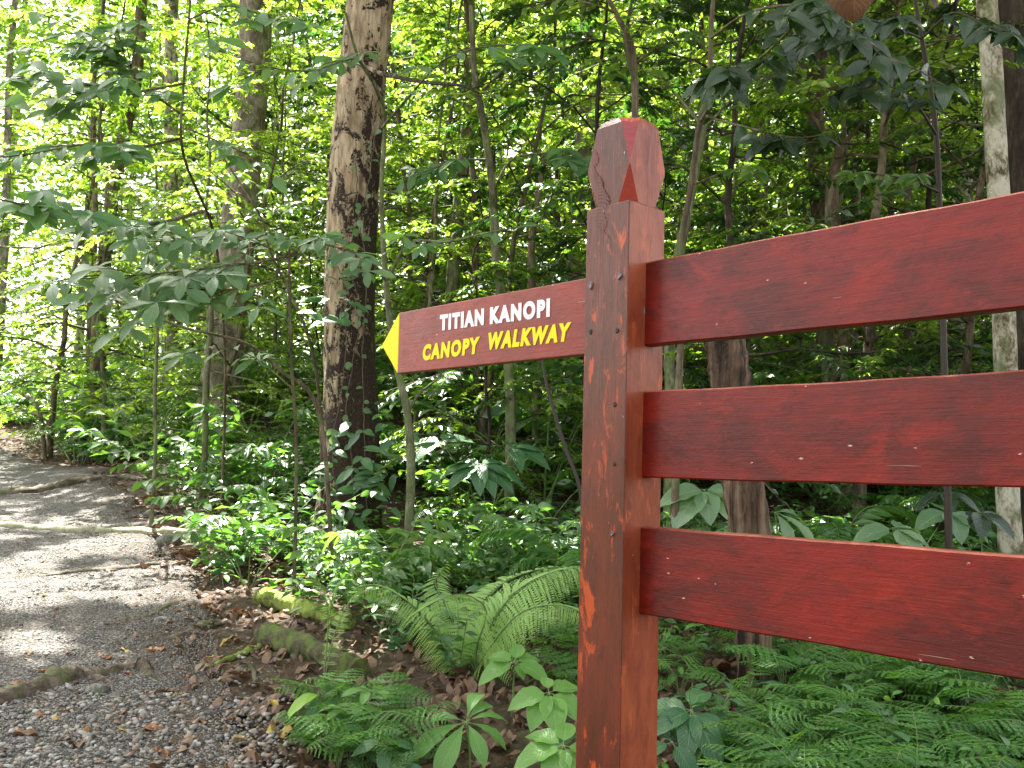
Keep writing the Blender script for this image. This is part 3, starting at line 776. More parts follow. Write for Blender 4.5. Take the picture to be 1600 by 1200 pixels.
def clr(x, y):
    px, py = project((x, y, float(g(x, y)) + 1))
    if 470 < px < 640 and y < 8.6: return False          # keep the mottled trunk in view
    if px > 1480 and y < 7.2: return False
    if in_sunbeam(x, y, 1.1, 6, float(g(x, y)), 16): return False
    return True
for x, y in spread_spots(46, 8.2, 15, .66, .80, clr):
    z = float(g(x, y)); UND.place((x, y, z), scale=U(.75, 1.05), desc='slender leafy tree', P=(x, y, z + 2))
for x, y in spread_spots(82, 15, 31, .68, 1.2, lambda x, y: not in_sunbeam(x, y, 2.4, 9, float(g(x, y)), 9)):
    z = float(g(x, y)); UND.place((x, y, z), scale=U(1.0, 1.5), desc='tall leafy tree far back', P=(x, y, z + 4))

# --- the far wood, one mass: leaf clumps and pale trunks beyond thirty metres
b = B(); r = np.random.default_rng(3)
n = 4300
cx_ = r.uniform(-34, 34, n); cyy = r.uniform(30, 44, n); cz = g(cx_, cyy) + r.uniform(.3, 27, n)
k = 42
ctr = np.repeat(np.stack([cx_, cyy, cz], 1), k, 0) + r.normal(0, .75, (n * k, 3)) * [1.3, 1, .6]
_, kp = cull_for_sun(ctr, .3, GAPS[7:8])
ctr = np.where(kp[:, None], ctr, ctr[np.argmax(kp)])
put_leaves(b, T_TRI, ctr, r.normal(0, 1, (n * k, 3)) * [1, 1, .4], unit(np.array([0, 0, 1]) + r.normal(0, .5, (n * k, 3))), r.uniform(.24, .48, n * k), np.repeat(r.uniform(0, 1, n), k) * .6 + r.uniform(0, .4, n * k), 'leaf_far')
for q in range(46):
    x, y = r.uniform(-26, 26), r.uniform(29, 44); z = float(g(x, y))
    P = np.stack([x + np.cumsum(r.normal(0, .1, 8)), y + 0 * np.arange(8), z - .3 + np.linspace(0, 20, 8)], 1); tube(b, P, np.linspace(.22, .12, 8) * r.uniform(.5, 1.2), 'bark_grey', 7)
b.obj('far_wood', kind='stuff')

# --- named trunks
def trunk_tree(name, label, cat, pts, radii, barkm, crown=None, sides=20, rough=.04, buttress=0, seed=1, nf=60, branches=()):
    pts = [np.asarray(p, float) for p in pts]; base = pts[0]
    root = thing(name, label, cat, base)
    b = B(); r = np.random.default_rng(seed)
    P = smooth_path([p - base for p in pts], nf); R = np.interp(np.linspace(0, 1, nf), np.linspace(0, 1, len(radii)), radii)
    if buttress:
        a = np.linspace(0, 2 * np.pi, sides * 2, endpoint=False); s2 = sides * 2; ph = r.uniform(0, 6)
        fl = np.exp(-(P[:, 2] - P[0, 2]) / .32)[:, None]
        rr = R[:, None] * (1 + buttress * fl * (.35 + np.maximum(0, np.sin(a * 3 + ph)) ** 2 + .5 * np.maximum(0, np.sin(a * 2 + 2 + ph)) ** 3)[None] + .03 * np.sin(a * 4 + P[:, 2:3] * 2) + rough * .35 * r.normal(0, 1, (nf, s2)))
        V = P[:, None] + rr[..., None] * np.stack([np.cos(a), np.sin(a), 0 * a], -1)[None]
        F = [(i * s2 + j, i * s2 + (j + 1) % s2, (i + 1) * s2 + (j + 1) % s2, (i + 1) * s2 + j) for i in range(nf - 1) for j in range(s2)]
        b.add(V.reshape(-1, 3), F, barkm)
    else: tube(b, P, R, barkm, sides, rough, r=r)
    for bp, br in branches:
        Pb = smooth_path([np.asarray(q) - base for q in bp], 24); tube(b, Pb, np.linspace(br[0], br[1], 24), barkm, 7, .06, r=r)
    b.obj('trunk', root)
    if crown:  # crown above the view, shaped to shade the foreground and let sunbeams through
        cz_, cr_, n_, ls_, lf_ = crown       # height of the crown's middle above the foot, radius, leaves, leaf length, material
        top = P[-1]; c = B()
        # limbs, then leaf clumps round their ends
        nl = 16
        for k in range(nl):
            a = k * 2.4; el = r.uniform(.0, .6); L_ = cr_ * r.uniform(.45, 1)
            e = np.array([top[0] + L_ * math.cos(a), top[1] + L_ * math.sin(a), cz_ + el * cr_ * .6])
            s = np.array([top[0], top[1], min(top[2], cz_ - .5)]); m_ = (s + e) / 2 + [0, 0, .5]
            lp_ = smooth_path([s, m_, e], 8)
            if not cull_for_sun(lp_ + base)[1].all(): continue
            tube(c, smooth_path([s, m_, e], 8), np.linspace(min(R[-1] * .3, .04), .01, 8), barkm, 5)
        nc = n_ // 60
        th_ = r.uniform(0, 6.28, nc); rad_ = cr_ * np.sqrt(r.uniform(0.0, 1, nc)); cc = np.stack([top[0] + rad_ * np.cos(th_), top[1] + rad_ * np.sin(th_), cz_ + r.uniform(-.8, 1.6, nc)], 1)
        pos = np.repeat(cc, 60, 0) + r.normal(0, .42, (nc * 60, 3)) * [1, 1, .45]
        pos, keep = cull_for_sun(pos + base); pos = pos - base
        nn = len(pos)
        put_leaves(c, T_TRI, pos, r.normal(0, 1, (nn, 3)) * [1, 1, .3], unit(np.array([0, 0, 1]) + r.normal(0, .35, (nn, 3))), ls_ * r.uniform(.7, 1.2, nn), r.uniform(0, 1, nn), lf_)
        c.obj('crown', root)
    return root
# the big mottled tree
Yb = 8.0; f0 = ground(548, Yb) 
trunk_tree('mottled_tree', 'big straight trunk with cream patches on dark bark left of the signboard', 'tree',
           [f0 - [0, 0, .2], at(549, 700, Yb), at(546, 500, Yb), at(552, 300, Yb), at(566, 120, Yb), at(581, -20, Yb), at(600, -260, Yb), at(610, -420, Yb)],
           [.28, .245, .228, .222, .22, .22, .2, .17], 'bark_mottled', crown=(9.6, 5.0, 30000, .17, 'leaf_canopy'), buttress=.35, seed=5, nf=90,
           branches=[([at(575, 105, Yb - .2), at(600, 116, Yb - .6), at(660, 128, Yb - 1.2), at(722, 134, Yb - 1.6), at(748, 146, Yb - 1.7)], (.022, .008))])
Yg = 13.0; f0 = ground(340, Yg)
trunk_tree('grey_tree', 'pale grey trunk behind the overhanging leaves, left of the mottled trunk', 'tree',
           [f0 - [0, 0, .2], at(345, 600, Yg), at(362, 450, Yg), at(378, 300, Yg), at(396, 120, Yg), at(400, 0, Yg), at(405, -200, Yg)], [.38, .29, .25, .24, .235, .23, .2], 'bark_grey',
           crown=(11, 4.5, 20000, .18, 'leaf_canopy'), buttress=.3, seed=8)
Yw = 20.0
trunk_tree('white_tree', 'sunlit white trunk at the top left, far back', 'tree', [ground(262, Yw) - [0, 0, .2], at(266, 400, Yw), at(268, 100, Yw), at(268, -100, Yw)], [.2, .17, .15, .14], 'bark_pale', seed=9)
Yr = 6.0
trunk_tree('pale_tree', 'slim cream-barked trunk crossing the rails at the right edge', 'tree',
           [ground(1583, Yr) - [0, 0, .2], at(1576, 800, Yr), at(1571, 560, Yr), at(1560, 300, Yr), at(1549, 100, Yr), at(1541, -20, Yr), at(1530, -300, Yr)], [.09, .072, .072, .07, .07, .068, .05], 'bark_pale',
           crown=(7.2, 3.0, 11000, .16, 'leaf_canopy'), seed=10)
Yd = 7.2
trunk_tree('dark_tree', 'thick dark trunk cut off by the right edge of the picture', 'tree',
           [ground(1645, Yd) - [0, 0, .2], at(1640, 500, Yd), at(1628, 200, Yd), at(1610, -50, Yd), at(1600, -300, Yd)], [.35, .29, .27, .25, .22], 'bark_dark', crown=(9.5, 4.0, 11000, .17, 'leaf_canopy'), buttress=.2, seed=11)
# trunks further back; their unseen high crowns are added to shade the foreground
for (px, Y_, rad_, ht, cr_, nl_, bk, lab) in (
        (160, 15.5, .12, 11.0, 5.0, 22000, 'bark_brown', 'straight brown trunk between the ferns at the left of the picture'),
        (700, 12.5, .09, 10.5, 4.6, 15000, 'bark_green', 'greenish trunk right behind the arrow board'),
        (1300, 11.0, .10, 10.5, 5.0, 11000, 'bark_brown', 'brown forked trunk behind the middle of the fence'),
        (1500, 13.0, .13, 12.0, 4.5, 5000, 'bark_grey', 'grey trunk behind the right end of the rails'),
        (905, 16.0, .14, 12.5, 4.0, 3500, 'bark_grey', 'grey trunk far behind the carved post'),
        (1180, 15.0, .13, 12.0, 4.5, 4000, 'bark_brown', 'brown trunk far back to the right of the post head')):
    f0 = ground(px, Y_); r = np.random.default_rng(px)
    pts = [f0 - [0, 0, .2]] + [f0 + [r.normal(0, .12) + h * r.normal(0, .015), r.normal(0, .1), h] for h in (2, 4.5, 7, ht - .5)]
    br = []
    if px == 1300:
        br = [([pts[1] + [0, 0, .3], pts[1] + [.25, 0, 1.0], pts[1] + [.9, .1, 1.9], pts[1] + [1.6, 0, 2.6]], (.06, .02)), ([pts[2], pts[2] + [-.3, 0, .8], pts[2] + [-.5, 0, 1.8]], (.05, .02))]
    trunk_tree('canopy_tree', lab, 'tree', pts, [rad_ * 1.4, rad_, rad_ * .95, rad_ * .85, rad_ * .7], bk, crown=(ht, cr_, nl_, .17, 'leaf_canopy'), seed=px, branches=br)['group'] = 'canopy trees'

# the weathered post of dead wood behind the fence
Yo = 4.5
trunk_tree('dead_post', 'cracked leaning dead wooden trunk seen between the rails right of the post', 'dead trunk',
           [ground(1180, Yo) - [0, 0, .2], at(1175, 900, Yo), at(1160, 740, Yo), at(1142, 600, Yo), at(1128, 500, Yo), at(1118, 440, Yo)], [.075, .095, .1, .1, .095, .075], 'wood_old', rough=.12, seed=12, sides=24)

def sapling(name, label, pts, radii, barkm='bark_brown', branches=(), leaves=None, seed=1, cat='sapling', sides=9):
    pts = [np.asarray(p, float) for p in pts]; base = pts[0]; r = np.random.default_rng(seed)
    root = thing(name, label, cat, base); b = B(); nf = 40
    P = smooth_path([p - base for p in pts], nf); R = np.interp(np.linspace(0, 1, nf), np.linspace(0, 1, len(radii)), radii)
    tube(b, P, R, barkm, sides, .06, r=r); lf = B(); anyleaf = False
    for bp, (r0, r1), spec in branches:
        Pb = smooth_path([np.asarray(q) - base for q in bp], 22); tube(b, Pb, np.linspace(r0, r1, 22), barkm, 6, .05, r=r)
        if spec:
            anyleaf = True; n_, size, T, mat, ntw, tl = spec
            twig_leaves(lf, Pb[4:], n_, size, T, mat, r, droop=.02, face=.85)
            for q in range(ntw):
                j = r.integers(4, 21); tdir = unit(Pb[min(j + 1, 21)] - Pb[j - 1]); sd_ = unit(np.cross(tdir, [0, 0, 1])) * r.choice([-1, 1])
                d = unit(tdir * .8 + sd_ * r.uniform(.4, 1.1) + [0, 0, r.uniform(-.25, .3)]); u = np.linspace(0, 1, 6)[:, None]
                Pt = Pb[j] + tl * r.uniform(.6, 1.2) * (u * d - u * u * np.array([0, 0, .18]))
                tube(b, Pt, np.linspace(.0045, .002, 6), barkm, 4, cap=False, r=r)
                twig_leaves(lf, Pt, max(3, n_ // 3), size, T, mat, r, droop=.05, face=.85)
                # whorl at the tip
                m_ = 4; a = np.arange(m_) * 1.57 + r.uniform(0, 6)
                put_leaves(lf, T, np.repeat(Pt[-1:], m_, 0), np.stack([np.cos(a), np.sin(a), .6 * np.sin(a) + r.uniform(-.25, .15, m_)], 1), unit(np.array([0, -1, 1]) + r.normal(0, .25, (m_, 3))), size * r.uniform(.75, 1.15, m_), r.uniform(0, 1, m_), mat)
    b.obj('stem', root)
    if anyleaf: lf.obj('foliage', root)
    return root
BG = lambda n, size, ntw, tl, T=T_OBO, mat='leaf_big': (n, size, T, mat, ntw, tl)
# saplings carrying the large leaves that overhang from the left
Ys = 5.9
sapling('overhanging_sapling', 'thin pale sapling left of the mottled trunk with tiers of long grey-green leaves', 
        [ground(468, Ys) - [0, 0, .05], at(463, 700, Ys), at(455, 560, Ys), at(452, 430, Ys), at(452, 395, Ys)], [.012, .011, .010, .009, .007], 'bark_brown',
        [([at(452, 400, Ys), at(400, 410, Ys - .1), at(330, 418, Ys - .25), at(240, 428, Ys - .4), at(120, 436, Ys - .5)], (.009, .003), BG(16, .22, 11, .34, T_OBO, 'leaf_grey')),
         ([at(452, 405, Ys), at(400, 380, Ys + .1), at(330, 374, Ys + .15), at(235, 378, Ys + .1)], (.008, .003), BG(14, .21, 10, .34, T_OBO, 'leaf_grey')),
         ([at(452, 430, Ys), at(380, 450, Ys - .3), at(300, 455, Ys - .4), at(255, 470, Ys - .5)], (.007, .003), BG(10, .23, 8, .28, T_OBO, 'leaf_grey')),
         ([at(452, 400, Ys), at(480, 380, Ys), at(520, 385, Ys), at(575, 400, Ys - .1)], (.007, .003), BG(9, .19, 4, .22, T_OBO, 'leaf_grey')),
         ([at(460, 610, Ys), at(400, 560, Ys), at(350, 545, Ys), at(285, 552, Ys)], (.005, .002), BG(7, .18, 2, .18, T_OBO, 'leaf_grey'))], seed=21)
Yt = 5.6
sapling('leaning_sapling', 'crooked dark sapling at the upper left with broad drooping leaves',
        [ground(350, 8.6) - [0, 0, .05], at(352, 600, 8.3), at(345, 450, 7.4), at(330, 350, 6.4), at(286, 240, Yt), at(287, 130, Yt), at(296, 20, Yt), at(300, -60, Yt)], [.016, .012, .011, .010, .009, .008, .007, .006], 'bark_brown',
        [([at(286, 180, Yt), at(230, 145, Yt - .3), at(160, 135, Yt - .5), at(95, 130, Yt - .6), at(20, 118, Yt - .8)], (.009, .003), BG(16, .145, 12, .34, T_HEART)),
         ([at(290, 130, Yt), at(210, 142, Yt - .2), at(208, 110, Yt - .3), at(150, 60, Yt - .5), at(60, 20, Yt - .7)], (.008, .003), BG(16, .145, 12, .34, T_HEART)),
         ([at(288, 215, Yt), at(215, 230, Yt - .2), at(140, 225, Yt - .5), at(50, 240, Yt - .8), at(-30, 250, Yt - 1)], (.008, .003), BG(16, .145, 12, .34, T_HEART)),
         ([at(318, 330, 5.9), at(230, 350, 5.3), at(120, 335, 4.9), at(0, 312, 4.6)], (.012, .005), BG(12, .18, 9, .30, T_HEART)),
         ([at(290, 200, Yt), at(350, 225, Yt), at(400, 250, Yt + .2), at(440, 290, Yt + .3)], (.006, .003), BG(8, .14, 3, .2, T_HEART)),
         ([at(296, 30, Yt), at(350, 10, Yt - .2), at(400, 20, Yt - .2), at(470, 45, Yt - .2)], (.006, .003), BG(8, .15, 3, .2, T_HEART))], seed=22)
sapling('overhanging_sapling', 'slender sapling behind the mottled trunk whose long leafy branch crosses it near the top',
        [ground(640, 7.0) - [0, 0, .05], at(640, 800, 7.0), at(642, 720, 7.0), at(636, 640, 7.0), at(618, 560, 7.0), at(603, 440, 7.0), at(596, 300, 7.0), at(600, 170, 6.8), at(560, 90, 6.5), at(540, 20, 6.3)], [.04, .036, .034, .030, .028, .024, .018, .014, .011, .009], 'bark_green',
        [([at(600, 170, 6.8), at(560, 95, 6.3), at(490, 110, 6), at(420, 105, 5.8), at(330, 75, 5.6)], (.010, .003), BG(12, .2, 6, .26, T_OBO)),
         ([at(597, 200, 6.8), at(640, 150, 6.4), at(700, 90, 6.2), at(790, 70, 6), at(860, 85, 5.9)], (.010, .003), BG(12, .18, 5, .26, T_OBO)),
         ([at(604, 440, 7.0), at(640, 380, 6.8), at(700, 378, 6.6), at(770, 362, 6.4), at(850, 350, 6.2)], (.016, .004), BG(7, .17, 2, .22, T_OBO)),
         ([at(604, 440, 7.0), at(560, 385, 6.5), at(500, 377, 6.2), at(430, 372, 6)], (.012, .004), BG(7, .15, 2, .2, T_OBO)),
         ([at(640, 640, 7.0), at(655, 615, 7.0), at(680, 595, 7.1), at(700, 570, 7.1)], (.012, .006), None)], seed=23, sides=12)
sapling('tall_sapling', 'mossy straight sapling under the right half of the signboard, rising above it', 
        [ground(800, 8.2) - [0, 0, .05], at(797, 760, 8.2), at(797, 620, 8.2), at(788, 500, 8.2), at(775, 400, 8.2), at(770, 300, 8.2), at(755, 190, 8.1), at(742, 120, 8.0), at(736, 10, 8)], [.055, .05, .048, .045, .04, .036, .034, .03, .022], 'bark_green',
        [([at(770, 300, 8.2), at(800, 250, 8), at(860, 240, 7.8), at(920, 255, 7.7)], (.014, .005), BG(12, .2, 5, .3)),
         ([at(765, 250, 8.2), at(720, 250, 8), at(680, 262, 7.8), at(630, 280, 7.7)], (.014, .005), BG(12, .2, 5, .3)),
         ([at(745, 150, 8), at(790, 110, 8), at(850, 95, 8)], (.012, .005), BG(10, .18, 4, .3))], seed=24, sides=12)
sapling('forked_sapling', 'dark forked sapling rising straight above the carved post head',
        [ground(1030, 6.5) - [0, 0, .05], at(1010, 600, 6.5), at(1000, 400, 6.5), at(993, 250, 6.5), at(992, 130, 6.5), at(986, 70, 6.5), at(962, 20, 6.5), at(930, -40, 6.5)], [.04, .034, .03, .028, .026, .024, .018, .012], 'bark_brown',
        [([at(992, 130, 6.5), at(978, 70, 6.4), at(984, 20, 6.4), at(1000, -60, 6.3)], (.02, .01), BG(10, .13, 4, .3, T_OVAL, 'leaf')),
         ([at(962, 20, 6.5), at(930, 8, 6.4), at(880, 0, 6.3), at(820, 12, 6.2)], (.012, .004), BG(12, .13, 5, .3, T_OVAL, 'leaf_yellow')),
         ([at(990, 100, 6.5), at(1040, 70, 6.4), at(1100, 60, 6.3)], (.010, .004), BG(10, .12, 4, .3, T_OVAL, 'leaf'))], seed=25)
sapling('curved_sapling', 'thin curved brown sapling right of the carved post above the top rail',
        [ground(1050, 5.4) - [0, 0, .05], at(1060, 620, 5.4), at(1068, 450, 5.4), at(1066, 370, 5.4), at(1078, 300, 5.4), at(1092, 200, 5.4), at(1108, 130, 5.4), at(1112, 30, 5.4), at(1120, -40, 5.4)], [.026, .022, .02, .018, .018, .018, .017, .015, .012], 'bark_brown',
        [([at(1094, 190, 5.4), at(1120, 150, 5.0), at(1150, 120, 4.6), at(1200, 80, 4.2), at(1260, 20, 3.9)], (.010, .004), BG(9, .17, 6, .24, T_NEARBIG, 'leaf_dark')),
         ([at(1110, 60, 5.4), at(1170, 20, 5.0), at(1260, 10, 4.5), at(1350, 60, 4.2), at(1400, 100, 4.0)], (.010, .004), BG(11, .17, 7, .25, T_NEARBIG, 'leaf_dark')),
         ([at(1080, 290, 5.4), at(1130, 270, 5.4), at(1180, 262, 5.3)], (.006, .003), BG(6, .12, 2, .15, T_OVAL, 'leaf')),
         ([at(1095, 180, 5.4), at(1170, 200, 5.0), at(1240, 215, 4.7), at(1290, 210, 4.5)], (.008, .003), BG(7, .15, 4, .2, T_NEARBIG, 'leaf_dark'))], seed=26)
sapling('overhanging_sapling', 'dark-leaved sapling hanging over the right half of the top rail',
        [ground(1480, 5.2) - [0, 0, .05], at(1476, 600, 5.2), at(1470, 400, 5.2), at(1462, 200, 5.1), at(1440, 60, 5.0), at(1420, -60, 4.9)], [.022, .02, .018, .015, .012, .01], 'twig_dark',
        [([at(1463, 210, 5.1), at(1420, 150, 4.8), at(1360, 130, 4.5), at(1300, 150, 4.3)], (.008, .003), BG(8, .15, 5, .2, T_NEARBIG, 'leaf_dark')),
         ([at(1440, 60, 5.0), at(1490, 20, 4.8), at(1540, 40, 4.6), at(1600, 60, 4.4)], (.008, .003), BG(8, .15, 5, .2, T_NEARBIG, 'leaf_dark')),
         ([at(1466, 300, 5.1), at(1420, 280, 5.0), at(1350, 270, 4.8)], (.008, .003), BG(8, .12, 4, .2, T_OVAL, 'leaf')),
         ([at(1440, 60, 5.0), at(1390, 40, 4.7), at(1330, 30, 4.4), at(1250, 60, 4.2)], (.008, .003), BG(9, .17, 5, .22, T_NEARBIG, 'leaf_dark'))], seed=27)
for (pts, rad, bk, lab, sd_) in (([(842, 735, 10), (838, 640, 10), (845, 560, 10), (830, 400, 10), (850, 250, 10)], .05, 'bark_brown', 'brown trunk with hanging roots under the right end of the signboard', 32),
        ([(1048, 620, 7), (1046, 560, 7), (1052, 450, 7), (1075, 330, 7), (1100, 200, 7)], .045, 'bark_green', 'mossy stem close to the right side of the carved post', 33),
        ([(1318, 800, 9), (1312, 600, 9), (1322, 520, 9), (1306, 400, 9), (1300, 300, 9), (1312, 230, 9)], .085, 'bark_brown', 'brown twisted trunk in the middle between the rails', 34),
        ([(320, 700, 9), (322, 600, 9), (330, 500, 9), (326, 400, 9)], .03, 'bark_green', 'greenish pole in front of the grey trunk foot', 35),
        ([(243, 700, 8), (242, 620, 8), (246, 500, 8), (240, 350, 8)], .016, 'bark_green', 'thin green pole among ferns left of the grey trunk', 36),
        ([(910, 790, 5.5), (880, 690, 5.6), (852, 590, 5.7), (838, 480, 5.8)], .012, 'twig_dark', 'thin dark liana leaning left under the signboard near the post', 37),
        ([(1410, 640, 10), (1420, 540, 10), (1400, 420, 10), (1440, 200, 10)], .05, 'bark_brown', 'slanting brown trunk between the rails towards the right', 38)):
    P_ = [at(*p) for p in pts]; gz = float(g(P_[0][0], P_[0][1])); P0 = P_[0].copy(); P0[2] = gz - .05
    r = np.random.default_rng(sd_)
    top = P_[-1]; d1 = top + [.8, 0, .5]; d2 = top + [-.7, .2, .6]
    sapling('slender_sapling', lab, [P0] + P_[0 if P_[0][2] > gz + .2 else 1:], [rad * 1.25] + [rad] * 3 + [rad * .8, rad * .55], bk,
            [([top, (top + d1) / 2 + [0, 0, .15], d1], (rad * .3, .004), BG(14, .12, 6, .35, T_OVAL, 'leaf')), ([top, (top + d2) / 2 + [0, 0, .15], d2], (rad * .3, .004), BG(14, .12, 6, .35, T_OVAL, 'leaf_yellow'))] if rad > .013 else [], seed=sd_)
# fallen leaning poles
for pts, rad, lab in (([(180, 470, 6.5), (280, 510, 6.4), (380, 535, 6.3), (440, 580, 6.3), (500, 650, 6.3)], .022, 'fallen pole slanting down to the foot of the mottled trunk'),
                      ([(345, 240, 7.5), (390, 310, 7.5), (410, 345, 7.5), (425, 400, 7.6), (480, 520, 7.7), (500, 640, 7.8)], .02, 'pale dead branch slanting down behind the grey-green leaves'),
                      ([(-10, 585, 15), (30, 612, 14.6), (60, 640, 14.2)], .05, 'short bare branch at the left edge beside the path')):
    b = B(); P_ = np.array([at(*p) for p in pts]); base = P_[-1].copy()
    e = P_[-1] + (P_[-1] - P_[-2]) * .5; e[2] = float(g(e[0], e[1])) - .03
    tube(b, smooth_path(list(P_ - base) + [e - base], 30), np.linspace(rad * .35, rad * .75, 30), 'bark_brown', 9, .08)
    b.obj('fallen_branch', None, loc=tuple(base), label=lab, category='branch')

# climbing vine on the mottled trunk
vine = thing('climbing_vine', 'thin pale vine with round leaves climbing the mottled trunk', 'vine', ground(560, 7.65))
b = B(); lf = B(); base = np.array(vine.location); r = np.random.default_rng(40)
for pts in ([(556, 830), (548, 700), (540, 640), (556, 540), (560, 470), (545, 400), (572, 300), (585, 210)], [(575, 820), (570, 700), (566, 560), (572, 430), (560, 330), (556, 250)], [(530, 820), (520, 700), (535, 600), (541, 500), (530, 420), (500, 395)]):
    P_ = smooth_path([at(x, y, 7.71) - base for x, y in pts], 60) + r.normal(0, .006, (60, 3)) * [1, .3, 1]
    tube(b, P_, .0045, 'twig', 5)
    n = 26; i = r.integers(0, 60, n); a = r.uniform(0, 6.28, n)
    put_leaves(lf, T_ROUND, P_[i], np.stack([np.cos(a), -.5 + 0 * a, -.4 + .5 * np.sin(a)], 1), unit(np.array([0, -1, .5]) + r.normal(0, .35, (n, 3))), r.uniform(.05, .10, n), r.uniform(0, 1, n), 'leaf_big')
for cxp, cyp, n, sz in ((540, 480, 22, .14), (560, 730, 30, .17), (545, 780, 26, .14), (585, 700, 14, .16)):
    c = at(cxp, cyp, 7.3) - base; a = r.uniform(0, 6.28, n)
    put_leaves(lf, T_HEART, c + r.normal(0, .13, (n, 3)) * [1.3, .5, 1], np.stack([np.cos(a), -.4 + .4 * np.sin(a), r.uniform(-.5, .2, n)], 1), unit(np.array([0, -.6, 1]) + r.normal(0, .3, (n, 3))), sz * r.uniform(.6, 1.2, n), r.uniform(0, 1, n), 'leaf_herb_dark')
b.obj('stem', vine); lf.obj('foliage', vine)

# --- low plants
fallen_later = []
def mk_shrub(v):
    r = np.random.default_rng(200 + v); root = thing('forest_shrub', 'shrub', 'shrub'); st = B(); lf = B()
    h, ns, ls, T, mat = [(.9, 6, .13, T_MED, 'leaf_low'), (.6, 7, .10, T_MED, 'leaf_low'), (1.2, 5, .16, T_OVAL, 'leaf_low'), (.45, 9, .09, T_MED, 'leaf_low'), (.8, 6, .2, T_LONG, 'leaf_big'), (1.5, 5, .13, T_MED, 'leaf')][v]
    for s in range(ns):
        a = s * 2.4 + r.uniform(-.4, .4); ou = r.uniform(.15, .5) * h; n = 7; u = np.linspace(0, 1, n)[:, None]
        P = np.array([.04 * math.cos(a), .04 * math.sin(a), -.03]) + u * np.array([ou * math.cos(a), ou * math.sin(a), h * r.uniform(.6, 1.05)]) + u * u * np.array([ou * math.cos(a), ou * math.sin(a), -.12 * h])
        tube(st, P, np.linspace(.008, .003, n), 'stem_green', 4, cap=False)
        twig_leaves(lf, P[2:], 9, ls, T, mat, r)
        for q in range(4):
            j = r.integers(2, n); a2 = a + r.uniform(-1.5, 1.5); l2 = r.uniform(.18, .38) * max(h, .6)
            u2 = np.linspace(0, 1, 4)[:, None]; Pt = P[j] + l2 * (u2 * np.array([math.cos(a2), math.sin(a2), .3]) - u2 * u2 * np.array([0, 0, .25]))
            tube(st, Pt, .003, 'stem_green', 3, cap=False); twig_leaves(lf, Pt, 9, ls, T, mat, r)
    st.obj('stem', root); lf.obj('foliage', root); return root
SHR = Kind(mk_shrub, 6, 'leafy shrubs on the forest floor')

def frond(b, P, side_len, n, mat, r, T=T_TRI_LONG, double=False, up=np.array([0, 0, 1.]), stem='stem_green', w0=.0045, prof=None, droop=.12, pin=14, ratio=.2):
    P = smooth_path(P, 24); tube(b, P, np.linspace(w0, .0012, 24), stem, 4, cap=False)
    t = np.linspace(.12, .985, n); idx = t * 23; i = np.minimum(idx.astype(int), 22); f = (idx - i)[:, None]
    pos = P[i] * (1 - f) + P[i + 1] * f; Td = unit(P[i + 1] - P[i]); side = unit(np.cross(Td, up))
    lp = side_len * (prof(t) if prof else np.sin(np.pi * np.clip(t * .8 + .18, 0, 1)) ** .8)
    for s in (1, -1):
        d = unit(side * s + Td * .42 - np.array([0, 0, droop]) + r.normal(0, .04, (n, 3)))
        nrm = unit(np.cross(Td, side) * -1); nrm = np.where((nrm[:, 2] < 0)[:, None], -nrm, nrm)
        if not double: put_leaves(b, T, pos, d, nrm + r.normal(0, .08, (n, 3)), lp, np.clip(r.normal(.5, .2, n), 0, 1), mat)
        else:
            tt_ = np.linspace(.08, .97, pin); pd = np.repeat(d, pin, 0); pl = np.repeat(lp, pin); tq = np.tile(tt_, n)
            pp = np.repeat(pos, pin, 0) + pd * (pl * tq)[:, None] - np.array([0, 0, 1]) * (pl * tq * tq * .22)[:, None]
            nn_ = np.repeat(nrm, pin, 0); s2 = unit(np.cross(pd, nn_)); sz = pl * ratio * np.sin(np.pi * np.clip(tq * .75 + .22, 0, 1)) + .002
            tnt = np.repeat(np.clip(r.normal(.5, .22, n), 0, 1), pin)
            for q in (1, -1): put_leaves(b, tri_leaf(.55 if mat == 'fern' else .62, .1, .1), pp, s2 * q + pd * .45, nn_ + r.normal(0, .06, nn_.shape), sz, tnt, mat)
def mk_fern(v):      # simple ferns of the middle distance
    r = np.random.default_rng(300 + v); root = thing('forest_fern', 'fern', 'fern'); b = B()
    for k in range(8 + v * 2):
        a = k * 2.4 + r.uniform(-.3, .3); L_ = r.uniform(.45, .8); e = np.array([math.cos(a), math.sin(a), 0])
        frond(b, [[0, 0, 0], e * L_ * .35 + [0, 0, L_ * .5], e * L_ * .75 + [0, 0, L_ * .52], e * L_ + [0, 0, L_ * .3]], L_ * .26, 22, 'lacy' if v else 'leaf_low', r)
    b.obj('frond', root); return root
FRN = Kind(mk_fern, 3, 'ferns on the forest floor')
def lobed_template(lobes=5, ratio=.34, fold=.15, droop=.35):
    xs_ = []; ws_ = []
    for k in range(lobes):
        t0 = (k + .05) / lobes; env = ratio * .5 * (1 - .72 * t0) * min(1, .75 + k)
        xs_ += [t0, t0 + .55 / lobes, t0 + .95 / lobes]; ws_ += [env * .28, env, env * .62]
    xs_.append(1.0); ws_.append(.003); t = np.array(xs_); w = np.array(ws_)
    ex = np.where(w > .5 * ratio * .5 * (1 - .72 * t), .45 / lobes, 0)
    zc = -(droop * t * t) * .5
    V = []; UV = []
    for k in range(len(t)):
        for s_ in (-1, 0, 1): V.append((t[k] + (ex[k] if s_ else 0), s_ * w[k], zc[k] + abs(s_) * w[k] * fold)); UV.append((.5 + .5 * s_, t[k]))
    F = [(k * 3 + j, (k + 1) * 3 + j, (k + 1) * 3 + j + 1, k * 3 + j + 1) for k in range(len(t) - 1) for j in range(2)]
    return np.array(V), np.array(F), np.array(UV)
